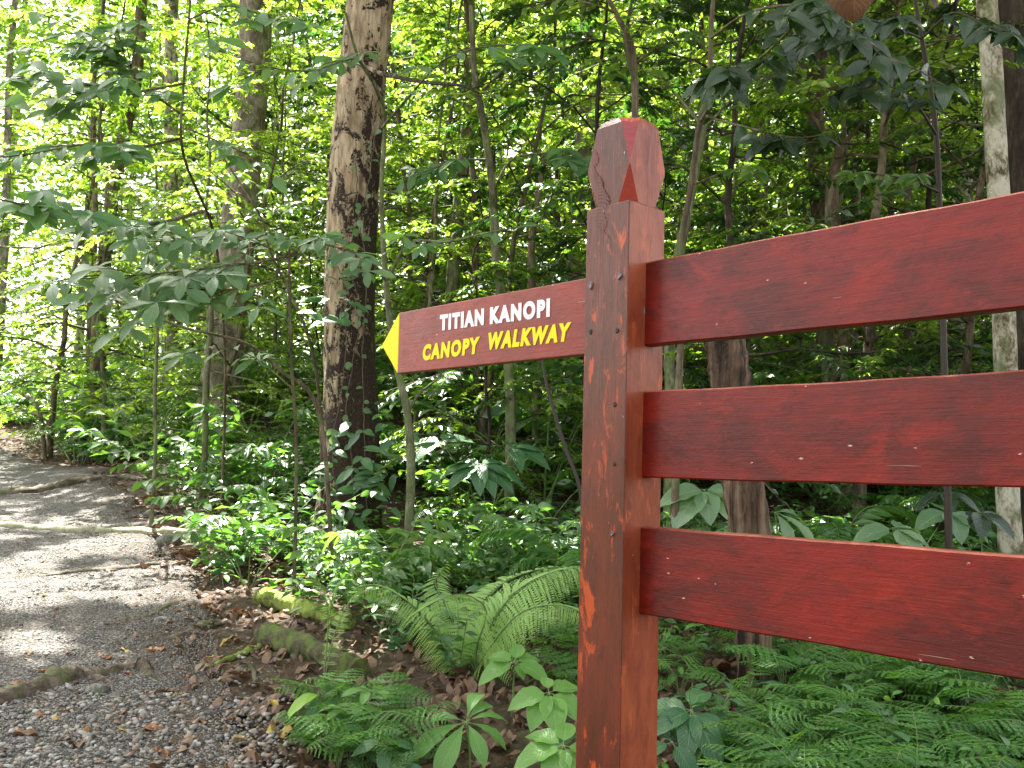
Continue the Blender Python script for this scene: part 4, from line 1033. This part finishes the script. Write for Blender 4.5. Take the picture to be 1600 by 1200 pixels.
T_LOBED = lobed_template(); T_LOBED2 = lobed_template(4, .42)
def mk_lacy(v):      # finely cut spikemoss: stalks with flat triangular sprays of lobed leaflets
    r = np.random.default_rng(400 + v); root = thing('spikemoss_plant', 'spikemoss', 'plant'); b = B()
    for k in range(7 + v % 3):
        a = k * 2.4 + r.uniform(-.5, .5); h = r.uniform(.05, .24); ou = r.uniform(.01, .12); L_ = r.uniform(.13, .24)
        s0 = np.array([ou * math.cos(a), ou * math.sin(a), h]); az = a + r.uniform(-.7, .7); e = np.array([math.cos(az), math.sin(az), 0]); rise = r.uniform(-.1, .7)
        tube(b, smooth_path([[0, 0, -.02], s0 * [.4, .4, .6], s0], 6), .0016, 'stem_green', 4, cap=False)
        upv = unit(np.array([0, 0, 1]) + r.normal(0, .3, 3))
        P = [s0, s0 + e * L_ * .4 + [0, 0, L_ * rise * .5], s0 + e * L_ * .8 + [0, 0, L_ * rise * .7], s0 + e * L_ * 1.1 + [0, 0, L_ * rise * .55]]
        frond(b, P, L_ * r.uniform(.45, .62), 8, 'lacy', r, T=T_LOBED if v % 2 else T_LOBED2, up=upv, w0=.0016, prof=lambda t: (1.05 - .85 * t) * (.7 + .3 * np.clip(t * 6, 0, 1)), droop=.08)
    b.obj('spray', root); return root
LAC = Kind(mk_lacy, 4, 'finely cut spikemoss plants around the fence')
def mk_rosette(v):   # seedlings with a whorl of larger leaves
    r = np.random.default_rng(500 + v); root = thing('seedling', 'seedling', 'plant'); st = B(); lf = B()
    T, mat, sz, n, h = [(T_NEARLONG, 'leaf_herb', .16, 8, .14), (T_NEARHEART, 'leaf_herb', .12, 6, .18), (T_NEARBIG, 'leaf_herb_dark', .14, 8, .16), (T_NEARBIG, 'leaf_herb_dark', .19, 7, .22)][v]
    top = np.array([r.normal(0, .02), r.normal(0, .02), h]); tube(st, smooth_path([[0, 0, -.02], top * .5 + [.01, 0, 0], top], 8), np.linspace(.004, .0025, 8), 'stem_green', 5)
    for k in range(n):
        a = k * 2.4 + r.uniform(-.3, .3); lev = 1 - .5 * (k // 4) * .6; pet = r.uniform(.01, .04)
        d = np.array([math.cos(a), math.sin(a), r.uniform(-.1, .45)]); p0 = top * lev; p1 = p0 + d * pet
        tube(st, [p0, p1], .0016, 'stem_green', 4, cap=False); put_leaves(lf, T, [p1], [d], [unit(np.array([0, 0, 1]) + r.normal(0, .15, 3))], [sz * r.uniform(.6, 1.1)], [r.random()], mat)
    st.obj('stem', root); lf.obj('foliage', root); return root
SEED = Kind(mk_rosette, 4, 'broad-leaved seedlings')
def mk_carpet(v): # low many-leaved herb
    r = np.random.default_rng(600 + v); root = thing('leafy_herb', 'herb', 'plant'); st = B(); lf = B()
    for s in range(7):
        a = s * 2.4; ou = r.uniform(.08, .25); h = r.uniform(.12, .32); u = np.linspace(0, 1, 5)[:, None]
        P = u * np.array([ou * math.cos(a), ou * math.sin(a), h]) ; tube(st, P, .002, 'stem_green', 4, cap=False)
        twig_leaves(lf, P, 8, [.075, .06, .09][v], T_OVAL, ['leaf_low', 'leaf_herb', 'leaf_herb_dark'][v], r)
    st.obj('stem', root); lf.obj('foliage', root); return root
HERB = Kind(mk_carpet, 3, 'low leafy herbs')

def on_ground(px, py): return hit(px, py)
# shrubs filling the middle distance
def clr2(x, y):
    px, py = project((x, y, float(g(x, y)) + .3))
    if 480 < px < 620 and 6.0 < y < 8.2: return False
    return True
for x, y in spread_spots(150, 5.6, 16, .62, .40, clr2, m=.25, power=1.1):
    z = float(g(x, y)); q = random_.random()
    if q < .74: SHR.place((x, y, z), scale=U(.9, 1.75) if y > 8.6 else U(.5, .85), desc='bushy leafy shrub', P=(x, y, z + .4))
    else: FRN.place((x, y, z), scale=U(.7, 1.2), desc='arching green fern', P=(x, y, z + .3))
for x, y in spread_spots(70, 4.4, 7.5, .6, .26, lambda x, y: not (385 < project((x, y, float(g(x, y))))[0] < 610 and 915 < project((x, y, float(g(x, y))))[1] < 1110), m=.18):
    z = float(g(x, y)); HERB.place((x, y, z), scale=U(.7, 1.3), desc='small leafy herb', P=(x, y, z + .15))
# hillside left beyond the path
for k in range(46):
    y = random_.uniform(12.5, 24); x = random_.uniform(-.62, -.32) * y
    if not free_of_path(x, y, .3) or in_sunbeam(x, y, .3, 1, float(g(x, y))): continue
    z = float(g(x, y)); (SHR if random_.random() < .6 else FRN).place((x, y, z), scale=U(.9, 1.5), desc='low plant on the slope', P=(x, y, z + .3))
# spikemoss carpet under the fence and by the post
for k in range(118):
    if k < 92: px, py = random_.uniform(1150, 1660), random_.uniform(1040, 1360)
    elif k < 105: px, py = random_.uniform(515, 610), random_.uniform(1120, 1230)
    else: px, py = random_.uniform(820, 1100), random_.uniform(990, 1110)
    p = hit(px, py); LAC.place(p, scale=U(.55, 1.15), desc='lacy green spikemoss plant', P=p + [0, 0, .1])
for k in range(64):
    px, py = random_.uniform(1040, 1660), random_.uniform(1000, 1300)
    p = hit(px, py); (HERB if k % 3 else SEED).place(p, scale=U(.5, 1.0), desc='small leafy herb' if k % 3 else 'broad-leaved seedling', P=p + [0, 0, .1])
for k in range(40):
    px, py = random_.uniform(1050, 1660), random_.uniform(1000, 1240)
    fallen_later.append((px, py, random_.uniform(.1, .2), k % 3))
# named plants in front
def big_plant(label, px, py, stems, T, mat, seed, cat='plant', name='broad_leaved_plant', matstem='stem_green'):
    """stems: lists of (leaf tip pixel x, y, depth shift, leaf length)"""
    base = hit(px, py); r = np.random.default_rng(seed); root = thing(name, label, cat, base); st = B(); lf = B()
    for (cx0, cy0, dY, leaves) in stems:
        c = at(cx0, cy0, base[1] + dY) - base
        tube(st, smooth_path([[0, 0, -.03], c * [.3, .3, .55], c], 10), np.linspace(.006, .003, 10), matstem, 6)
        for (ang, el, L_, tint) in leaves:      # ang: direction in the picture plane seen from the camera: 0 right, 90 away
            a = math.radians(ang); d = np.array([math.cos(a), math.sin(a), el]); p1 = c + unit(d) * .02
            tube(st, [c, p1], .002, matstem, 4, cap=False)
            put_leaves(lf, T, [p1], [d], [unit(np.array([0, -.45, 1]) + r.normal(0, .12, 3))], [L_ * 1.22], [tint], mat)
    st.obj('stem', root); lf.obj('foliage', root); return root
big_plant('young plant with ribbed long green leaves at the bottom left of the carved post', 735, 1215, [(728, 1128, 0, [(215, -.1, .20, .5), (250, -.3, .20, .6), (295, -.25, .15, .6), (75, .9, .16, .4), (20, .35, .13, .5), (350, -.15, .14, .3), (50, .6, .14, .5), (165, .25, .12, .4)])], T_NEARLONG, 'leaf_herb', 51)
big_plant('pale green plant with three-ribbed oval leaves left of the post', 800, 1130, [(805, 1035, 0, [(200, -.25, .14, .9), (335, -.2, .13, .8), (80, .9, .09, 1), (300, -.5, .06, 1), (160, .3, .10, .9), (30, .2, .1, .8)])], T_NEARHEART, 'leaf_herb', 52)
big_plant('plant with wide veined heart-shaped leaves touching the carved post at the left', 862, 1190, [(858, 1082, 0, [(280, -.5, .14, .8), (200, -.1, .13, .5), (30, .2, .13, .4), (330, -.35, .14, .5), (100, .7, .07, 1), (240, -.5, .13, .5)])], T_NEARHEART, 'leaf_herb', 53)
big_plant('dark plant with large smooth leaves just right of the post foot', 1075, 1210, [(1080, 1110, 0, [(60, .5, .17, .9), (215, -.1, .15, .2), (290, -.5, .20, .5), (330, -.45, .20, .4), (160, .1, .17, .3), (255, -.5, .17, .2)]), (1050, 1160, -.1, [(200, -.2, .14, .3), (300, -.5, .14, .2), (120, .4, .12, .2)])], T_NEARBIG, 'leaf_herb_dark', 54)
big_plant('small plant with one lime leaf at the edge of the gravel', 492, 1165, [(505, 1088, 0, [(60, .4, .10, .2), (330, -.6, .10, .1), (250, -.5, .10, .1)])], T_NEARBIG, 'leaf_herb_dark', 55)
big_plant('lime-green leaf standing at the edge of the gravel', 500, 1160, [(500, 1082, -.08, [(205, -.35, .13, .9), (240, -.1, .05, .9)])], T_NEARBIG, 'lime', 56, name='lime_seedling')
big_plant('leafy shrub with big speckled dark leaves below the signboard', 760, 880, [(750, 725, 0, [(180, -.1, .34, .6), (215, -.35, .28, .5), (270, -.6, .26, .5), (300, -.6, .27, .7), (350, -.15, .34, .5), (30, .2, .3, .4), (150, .2, .3, .4), (330, -.4, .3, .5)]), (800, 700, .2, [(10, .1, .3, .4), (340, -.2, .3, .5), (290, -.4, .24, .5), (100, .5, .24, .5)]), (690, 690, .1, [(170, .1, .28, .6), (10, .3, .24, .6), (60, .6, .24, .7), (220, -.3, .24, .6)])], T_NEARBIG, 'leaf_herb_dark', 57, cat='shrub')
big_plant('shrub with huge pale speckled leaves behind the post between the rails', 1095, 985, [(1100, 765, 0, [(215, -.6, .26, .8), (330, -.6, .25, .8), (190, -.1, .24, .6), (350, -.1, .22, .5), (270, -.7, .2, .6)])], T_NEARHEART, 'leaf_grey', 58, cat='shrub')
big_plant('shrub with a large ribbed leaf right of the cracked dead trunk', 1230, 985, [(1210, 800, 0, [(330, -.35, .28, .7), (20, .1, .22, .3), (290, -.6, .2, .5), (180, 0, .2, .3)])], T_NEARLONG, 'leaf_grey', 59, cat='shrub')
big_plant('shrub with a round pale speckled leaf above the lowest rail', 1405, 1010, [(1395, 825, 0, [(300, -.6, .2, .9), (180, -.2, .2, .4), (30, .1, .2, .4), (350, -.3, .22, .5)]), (1480, 800, .3, [(200, -.2, .2, .2), (330, -.4, .22, .2), (270, -.5, .2, .1), (80, .4, .2, .3)])], T_NEARHEART, 'leaf_grey', 60, cat='shrub')
big_plant('dark big-leaved shrub at the right behind the rails', 1540, 990, [(1530, 800, 0, [(a_, -.3, .2, .3) for a_ in range(0, 360, 50)]), (1475, 770, .2, [(a_, -.2, .18, .2) for a_ in range(20, 360, 60)])], T_NEARBIG, 'leaf_dark', 61, cat='shrub')
big_plant('low shrub with glossy lance leaves left of the mottled trunk foot', 400, 800, [(395, 700, 0, [(a_, .05, .24, .6) for a_ in range(0, 360, 45)]), (330, 740, .1, [(a_, 0, .2, .5) for a_ in range(10, 360, 52)]), (440, 745, 0, [(a_, -.1, .24, .4) for a_ in range(30, 360, 52)])], T_NEARLONG, 'leaf_grey', 62, cat='shrub')
big_plant('bright broad-leaved seedling below the big fern, nearest the post foot', 885, 1260, [(880, 1165, 0, [(200, -.1, .15, .8), (250, -.4, .14, .7), (300, -.4, .13, .9), (345, -.1, .13, .7), (80, .7, .1, .9), (150, .3, .12, .6)])], T_NEARHEART, 'leaf_herb', 63, name='seedling')
big_plant('glossy little plant with paired oval leaves at the bottom edge left of the ribbed plant', 610, 1240, [(604, 1160, 0, [(190, -.1, .10, .4), (10, -.1, .10, .5), (270, -.5, .10, .3), (80, .8, .09, .6)]), (630, 1190, 0, [(200, -.2, .09, .3), (330, -.3, .09, .4), (90, .8, .08, .5)])], T_NEARBIG, 'leaf_herb_dark', 64, name='seedling')
big_plant('light green herb with toothed upright leaves at the right edge of the gravel', 560, 1190, [(545, 1110, 0, [(a_, .3, .09, .9) for a_ in range(0, 360, 60)]), (580, 1080, .1, [(a_, .2, .09, .8) for a_ in range(20, 360, 60)]), (520, 1140, -.05, [(a_, .3, .08, .7) for a_ in range(0, 360, 72)])], T_NEARLONG, 'leaf_herb', 65, name='leafy_herb')
# seedlings scattered
for px, py, s in ((580, 1160, .6), (560, 1190, .5), (480, 1195, .35), (640, 1190, .5), (470, 1130, .3), (900, 1160, .8), (520, 1000, .5), (690, 1000, .6), (640, 960, .7), (470, 880, .8), (520, 850, .9), (420, 900, .7), (600, 880, .8), (680, 890, .8), (1060, 1040, .8), (1100, 980, .8),
                  (1300, 1020, .7), (1500, 1100, .8), (560, 830, 1), (860, 930, .7), (820, 880, 1), (380, 850, .9), (350, 880, .8), (1560, 1180, .8), (740, 860, 1.1), (640, 850, 1.1)):
    p = hit(px, py + 40); SEED.place(p, scale=s, desc='broad-leaved seedling', P=p + [0, 0, .1])

# the big lacy fern between path and post
fern = thing('arching_fern', 'large bright feathery fern arching left of the carved post', 'fern', hit(742, 1058))
base = np.array(fern.location); r = np.random.default_rng(70); yb = base[1]
for pts, sl in (([(742, 1058, 0), (755, 1000, -.05), (800, 930, -.1), (860, 895, -.15), (940, 880, -.2)], .26),
            ([(742, 1058, 0), (735, 1000, .05), (770, 925, .15), (840, 890, .25), (930, 885, .3)], .22),
            ([(742, 1058, 0), (700, 1010, .05), (650, 950, .05), (590, 915, 0), (540, 925, -.1)], .15),
            ([(742, 1058, 0), (745, 1010, -.05), (760, 955, -.12), (730, 930, -.22), (690, 935, -.35), (640, 965, -.45)], .17),
            ([(742, 1058, 0), (760, 1020, -.1), (810, 960, -.2), (870, 945, -.3), (920, 960, -.4)], .17),
            ([(742, 1058, 0), (720, 1010, .1), (700, 950, .2), (680, 910, .35), (700, 880, .5)], .13)):
    b = B(); frond(b, [at(x, y, yb + d) - base for x, y, d in pts], sl, 30, 'fern', r, double=True, pin=17, ratio=.10, w0=.005, droop=.45, up=np.array([0, -.5, 1.]))
    b.obj('frond', fern)
f2 = thing('upright_fern', 'slender drooping feathery frond beside the mossy log', 'fern', hit(505, 1075)); base = np.array(f2.location); yb = base[1]
for pts, sl in (([(505, 1075, 0), (512, 980, 0), (505, 920, 0), (480, 905, -.05), (440, 930, -.1)], .07), ([(505, 1075, 0), (520, 1000, .05), (540, 950, .1), (560, 925, .1), (590, 935, .1)], .07), ([(505, 1075, 0), (515, 960, 0), (530, 910, 0), (570, 890, 0), (620, 910, 0)], .08)):
    b = B(); frond(b, [at(x, y, yb + d) - base for x, y, d in pts], sl, 20, 'fern', r, double=True, pin=8, ratio=.15, w0=.003); b.obj('frond', f2)

# --- logs, roots, stones and the timber step
def log(name, label, a, c, r0, r1, mat, cat='log', bend=.03, n=26, rough=.14, up=.6):
    A_, C_ = np.array(a), np.array(c); m_ = (A_ + C_) / 2 + [0, bend, .01]
    A_ = A_.copy(); C_ = C_.copy(); b = B(); P = smooth_path([A_, m_, C_], n); P[:, 2] = g(P[:, 0], P[:, 1]) + np.linspace(r0, r1, n) * up
    P += rng.normal(0, .004, P.shape); base = P[0].copy()
    tube(b, P - base, np.linspace(r0, r1, n) * (1 + rng.normal(0, .05, n)), mat, 18, rough)
    return b.obj(name, None, loc=tuple(base), label=label, category=cat)
log('mossy_log', 'short sunlit log thick with yellow-green moss beside the path', hit(405, 945), hit(545, 985), .062, .05, 'moss_log')
log('mossy_log', 'dark mossy log lying nearer the path edge under the sunlit one', hit(412, 1005), hit(560, 1065), .07, .06, 'moss_dark')
log('mossy_branch', 'thin bright green mossy branch on the soil pointing at the dark log', hit(320, 1050), hit(430, 1005), .015, .02, 'moss_log', 'branch')
log('timber_step', 'long flat timber edge laid across the gravel path', hit(-60, 822), hit(335, 840), .05, .045, 'timber', 'timber', 0, 40, .05, .35)
log('fallen_branch', 'dark stick lying under the lowest rail at the lower right', hit(1450, 1150), hit(1640, 1190), .014, .012, 'twig_dark', 'branch', up=1.5)
for (a, c_, r_, lab) in (((-20, 775), (170, 750), .075, 'thick dark root ledge across the path at the left edge'), ((60, 905), (290, 880), .032, 'brown root breaking through the gravel behind the sunlit patch'),
                         ((-30, 1110), (130, 1070), .06, 'gnarled dark root at the lower left corner of the path'), ((70, 1075), (235, 1068), .04, 'mossy root ridge joining the gnarled root'),
                         ((180, 980), (300, 945), .024, 'twisted brown root near the right margin of the gravel'), ((150, 990), (240, 960), .02, 'flat peeling root left of the twisted one'),
                         ((250, 1010), (345, 975), .028, 'pale mossy root among fallen leaves by the logs'), ((110, 815), (230, 800), .02, 'low root behind the timber step'), ((200, 880), (320, 860), .02, 'thin root running to the herbs at the margin'),
                         ((340, 1120), (470, 1100), .02, 'half-buried mossy root near the lower gravel margin'), ((300, 1065), (400, 1068), .02, 'dark stick-like root in the middle margin'), ((90, 745), (250, 765), .03, 'root in the soil under the left ferns')):
    A_, C_ = hit(*a), hit(*c_); m1, m2 = lerp(A_, C_, .33) + [.02, .12 * rng.normal(), 0], lerp(A_, C_, .7) + [0, .1 * rng.normal(), 0]
    P = smooth_path([A_, m1, m2, C_], 40); P[:, 2] = g(P[:, 0], P[:, 1]) + .005 + r_ * (.1 * np.sin(np.linspace(0, 3.1, 40)) + .15 * np.sin(np.linspace(0, 11, 40))); base = P[0].copy()
    b = B(); tube(b, P - base, r_ * (.45 + .6 * np.sin(np.linspace(.2, 2.95, 40))) * (1 + .12 * rng.normal(0, 1, 40)), 'root', 12, .16)
    for q in range(3):
        i = rng.integers(8, 32); e = P[i] + [rng.normal(0, .12), rng.choice([-1, 1]) * U(.08, .22), 0]; e[2] = float(g(e[0], e[1])) - .01; m_ = (P[i] + e) / 2; m_[2] = float(g(m_[0], m_[1])) + .02
        tube(b, smooth_path([P[i], m_, e], 10) - base, np.linspace(r_ * .5, r_ * .15, 10), 'root', 8, .1)
    b.obj('tree_root', None, loc=tuple(base), label=lab, category='root', group='roots crossing the path')
def rock(px, py, s, lab):
    V, F = ico2(); r = np.random.default_rng(px); V = V * (1 + .14 * np.sin(V[:, :1] * 3 + 1) + r.normal(0, .06, (len(V), 1))) * [s * .5, s * .38, s * .26]; p = hit(px, py)
    b = B(); b.add(V, F, 'rock'); b.obj('rock', None, loc=(p[0], p[1], p[2] + s * .1), label=lab, category='rock', group='rocks on the path')
rock(150, 1085, .13, 'mossy rock wedged at the root ridge in the lower left'); rock(262, 850, .22, 'flat stone at the end of the timber step'); rock(178, 1098, .08, 'reddish small stone under the root ridge')
rock(460, 1030, .06, 'pale small stone before the dark mossy log'); rock(250, 975, .10, 'dark stone in the gravel margin'); rock(235, 806, .16, 'mossy stone behind the timber step')

# fungi on the sunlit log
p = hit(403, 935)
b = B(); V, F = ico()
for k in range(7): b.add(V * [.016, .014, .005] + rng.normal(0, .03, 3) * [1, .6, .8] + [0, 0, .05], F, 'fungus')
b.obj('bracket_fungus', None, loc=tuple(p + [0, -.03, 0]), label='cluster of pale bracket fungi at the end of the sunlit mossy log', category='fungus')

# --- fallen leaves: single ones that show on the path, and the litter as a mass
T_DEAD = leaf_template(8, .42, 'oval', -.45, 1.1, .35, 5); T_DEAD2 = leaf_template(8, .32, 'lance', .5, .8, .3, 5); T_DEAD3 = leaf_template(8, .55, 'ovate', -.3, .9, .6, 5)
LEAFVAR = {}

def fallen(px, py, size, mat, kind=0, rz=None, desc=None, lift=.012):
    key = (mat, kind)
    if key not in LEAFVAR:
        b = B(); T = [T_DEAD, T_DEAD2, T_DEAD3][kind]; V = T[0] - [.5, 0, 0]; b.add(V, T[1], mat, .5, T[2]); LEAFVAR[key] = b.mesh('fallen_leaf')
    p = hit(px, py); o = link('fallen_leaf', LEAFVAR[key], None, (p[0], p[1], p[2] + lift + .02))
    o.rotation_euler = (U(-.2, .2), U(-.12, .12), U(0, 6.28) if rz is None else rz); o.scale = (size,) * 3
    o['category'] = 'leaf'; o['group'] = 'fallen leaves on path and soil'
    series(o, desc, p); return o
for px, py, s, m_, k in ((205, 1028, .12, 'litter_yellow', 0), (250, 1022, .13, 'litter_orange', 2), (160, 1035, .09, 'litter_orange', 0), (280, 1098, .11, 'litter_yellow', 1), (325, 1035, .07, 'litter_yellow', 0), (105, 1030, .07, 'litter_orange', 0), (72, 936, .12, 'litter_yellow', 0),
                         (242, 894, .10, 'litter_yellow', 1), (95, 910, .10, 'litter_orange', 0), (415, 1150, .24, 'litter_yellow', 2), (385, 1165, .16, 'litter_yellow', 1), (90, 1140, .12, 'litter_yellow', 0), (250, 1150, .15, 'litter_orange', 2), (205, 1155, .10, 'litter_yellow', 0),
                         (430, 1115, .14, 'litter_yellow', 1), (335, 955, .10, 'litter_orange', 0), (420, 1010, .07, 'litter_orange', 2), (415, 1022, .07, 'litter_orange', 2), (610, 1010, .09, 'litter_orange', 0), (640, 1020, .07, 'litter_orange', 2), (370, 965, .16, 'litter_orange', 1), (130, 985, .08, 'litter_orange', 0),
                         (45, 1000, .08, 'litter_yellow', 0), (190, 1120, .12, 'litter_orange', 0), (20, 1080, .10, 'litter_orange', 1), (590, 1000, .10, 'litter_orange', 1), (50, 870, .12, 'litter_orange', 0), (350, 1010, .09, 'litter_yellow', 1), (240, 1185, .08, 'litter_orange', 0), (265, 1190, .08, 'litter_orange', 2)):
    fallen(px, py, s, m_, k, desc='yellow dead leaf' if m_ == 'litter_yellow' else 'orange-brown dead leaf')
for px, py, s, k in ((690, 1110, .34, 2), (640, 1140, .22, 2), (860, 1130, .26, 2), (330, 1058, .24, 1), (400, 1130, .26, 1), (230, 1100, .16, 1), (380, 1065, .22, 1), (470, 1055, .2, 1), (505, 1180, .2, 2), (120, 1170, .22, 1), (60, 1165, .25, 1), (600, 1180, .2, 2), (560, 990, .2, 1), (610, 1050, .16, 0),
                     (700, 1060, .2, 0), (660, 1175, .18, 2), (880, 1040, .2, 1), (780, 1170, .2, 2), (1060, 1090, .2, 2), (1270, 1110, .2, 1), (1450, 1170, .22, 2), (1400, 1090, .18, 0), (230, 935, .14, 0), (270, 965, .16, 1), (320, 990, .18, 1), (120, 820, .2, 0), (540, 1030, .18, 0), (590, 1130, .2, 2), (820, 1000, .2, 0), (440, 1090, .2, 1), (360, 1135, .16, 1), (1560, 1190, .2, 2), (460, 985, .18, 0), (500, 1010, .14, 0), (580, 960, .2, 1), (545, 1110, .18, 2)):
    fallen(px, py, s, 'litter_brown', k, desc='curled brown dead leaf')
for px, py, s_, k_ in fallen_later: fallen(px, py, s_, 'litter_brown', k_, desc='curled brown dead leaf', lift=.05)
for k in range(70):
    px, py = random_.uniform(0, 430), random_.uniform(830, 1195); fallen(px, py, U(.035, .085), random_.choice(['litter_brown', 'litter_brown', 'litter_orange']), random_.choice([0, 1, 2]), desc='small dead leaf')
r = np.random.default_rng(80)
def litter_mass(n, y0, y1, s0, s1, mats, T, off=.1, wide=.7, margin=.35):
    b = B(); y = y0 + (y1 - y0) * r.uniform(0, 1, n) ** 1.3; x = r.uniform(-wide, wide, n) * np.maximum(y, 3); k = x > path_edge(y) - margin * r.uniform(0, 1, n); x, y = x[k], y[k]; n = len(x)
    m_ = r.integers(0, len(mats), n)
    for q, mt in enumerate(mats):
        s = m_ == q; c = s.sum(); a = r.uniform(0, 6.28, c)
        put_leaves(b, T, np.stack([x[s], y[s], g(x[s], y[s]) + r.uniform(.005, .05, c)], 1), np.stack([np.cos(a), np.sin(a), r.normal(0, .25, c)], 1), unit(np.array([0, 0, 1]) + r.normal(0, .35, (c, 3))), r.uniform(s0, s1, c), r.uniform(0, 1, c), mt)
    return b
litter_mass(9000, 2.2, 7, .03, .13, ['litter', 'litter', 'litter', 'litter_brown'], leaf_template(4, .42, 'oval', -.4, 1.7, .6, 3), margin=.55).obj('leaf_litter', kind='stuff')
litter_mass(14000, 6.5, 26, .08, .16, ['litter', 'litter', 'litter_brown'], T_TRI).obj('leaf_litter', kind='stuff')
# ground cover: countless tiny seedlings and leaflets on the slope
b = B(); n = 2600
y = 5.2 + 20 * r.uniform(0, 1, n) ** 1.2; x = r.uniform(-.66, .66, n) * y; k = x > path_edge(y) + .15; x, y = x[k], y[k]; n = len(x); m_ = 9
a = r.uniform(0, 6.28, n * m_); P = np.repeat(np.stack([x, y, g(x, y) + r.uniform(.05, .35, n)], 1), m_, 0) + r.normal(0, .08, (n * m_, 3)) * [1, 1, .6]
put_leaves(b, T_TRI, P, np.stack([np.cos(a), np.sin(a), r.uniform(-.4, .3, n * m_)], 1), unit(np.array([0, 0, 1]) + r.normal(0, .35, (n * m_, 3))), r.uniform(.06, .14, n * m_), r.uniform(0, 1, n * m_), 'leaf_low')
b.obj('ground_cover', kind='stuff')

# big brown dead leaf caught in the twigs above the fence
b = B(); T = leaf_template(10, .75, 'ovate', -.2, 1.2, .12, 7)
p = at(1322, -92, 3.4)
put_leaves(b, T, [[0, 0, 0]], [[.18, -.1, -1]], [[-.25, -1, .1]], [.33], [.5], 'litter_brown')
tube(b, [[0, 0, 0], [-.02, .03, .12], [-.1, .3, .35]], .003, 'twig', 5)
b.obj('hanging_leaf', None, loc=tuple(p), label='big brown dead leaf hanging at the top edge above the fence', category='leaf')
finish_series()
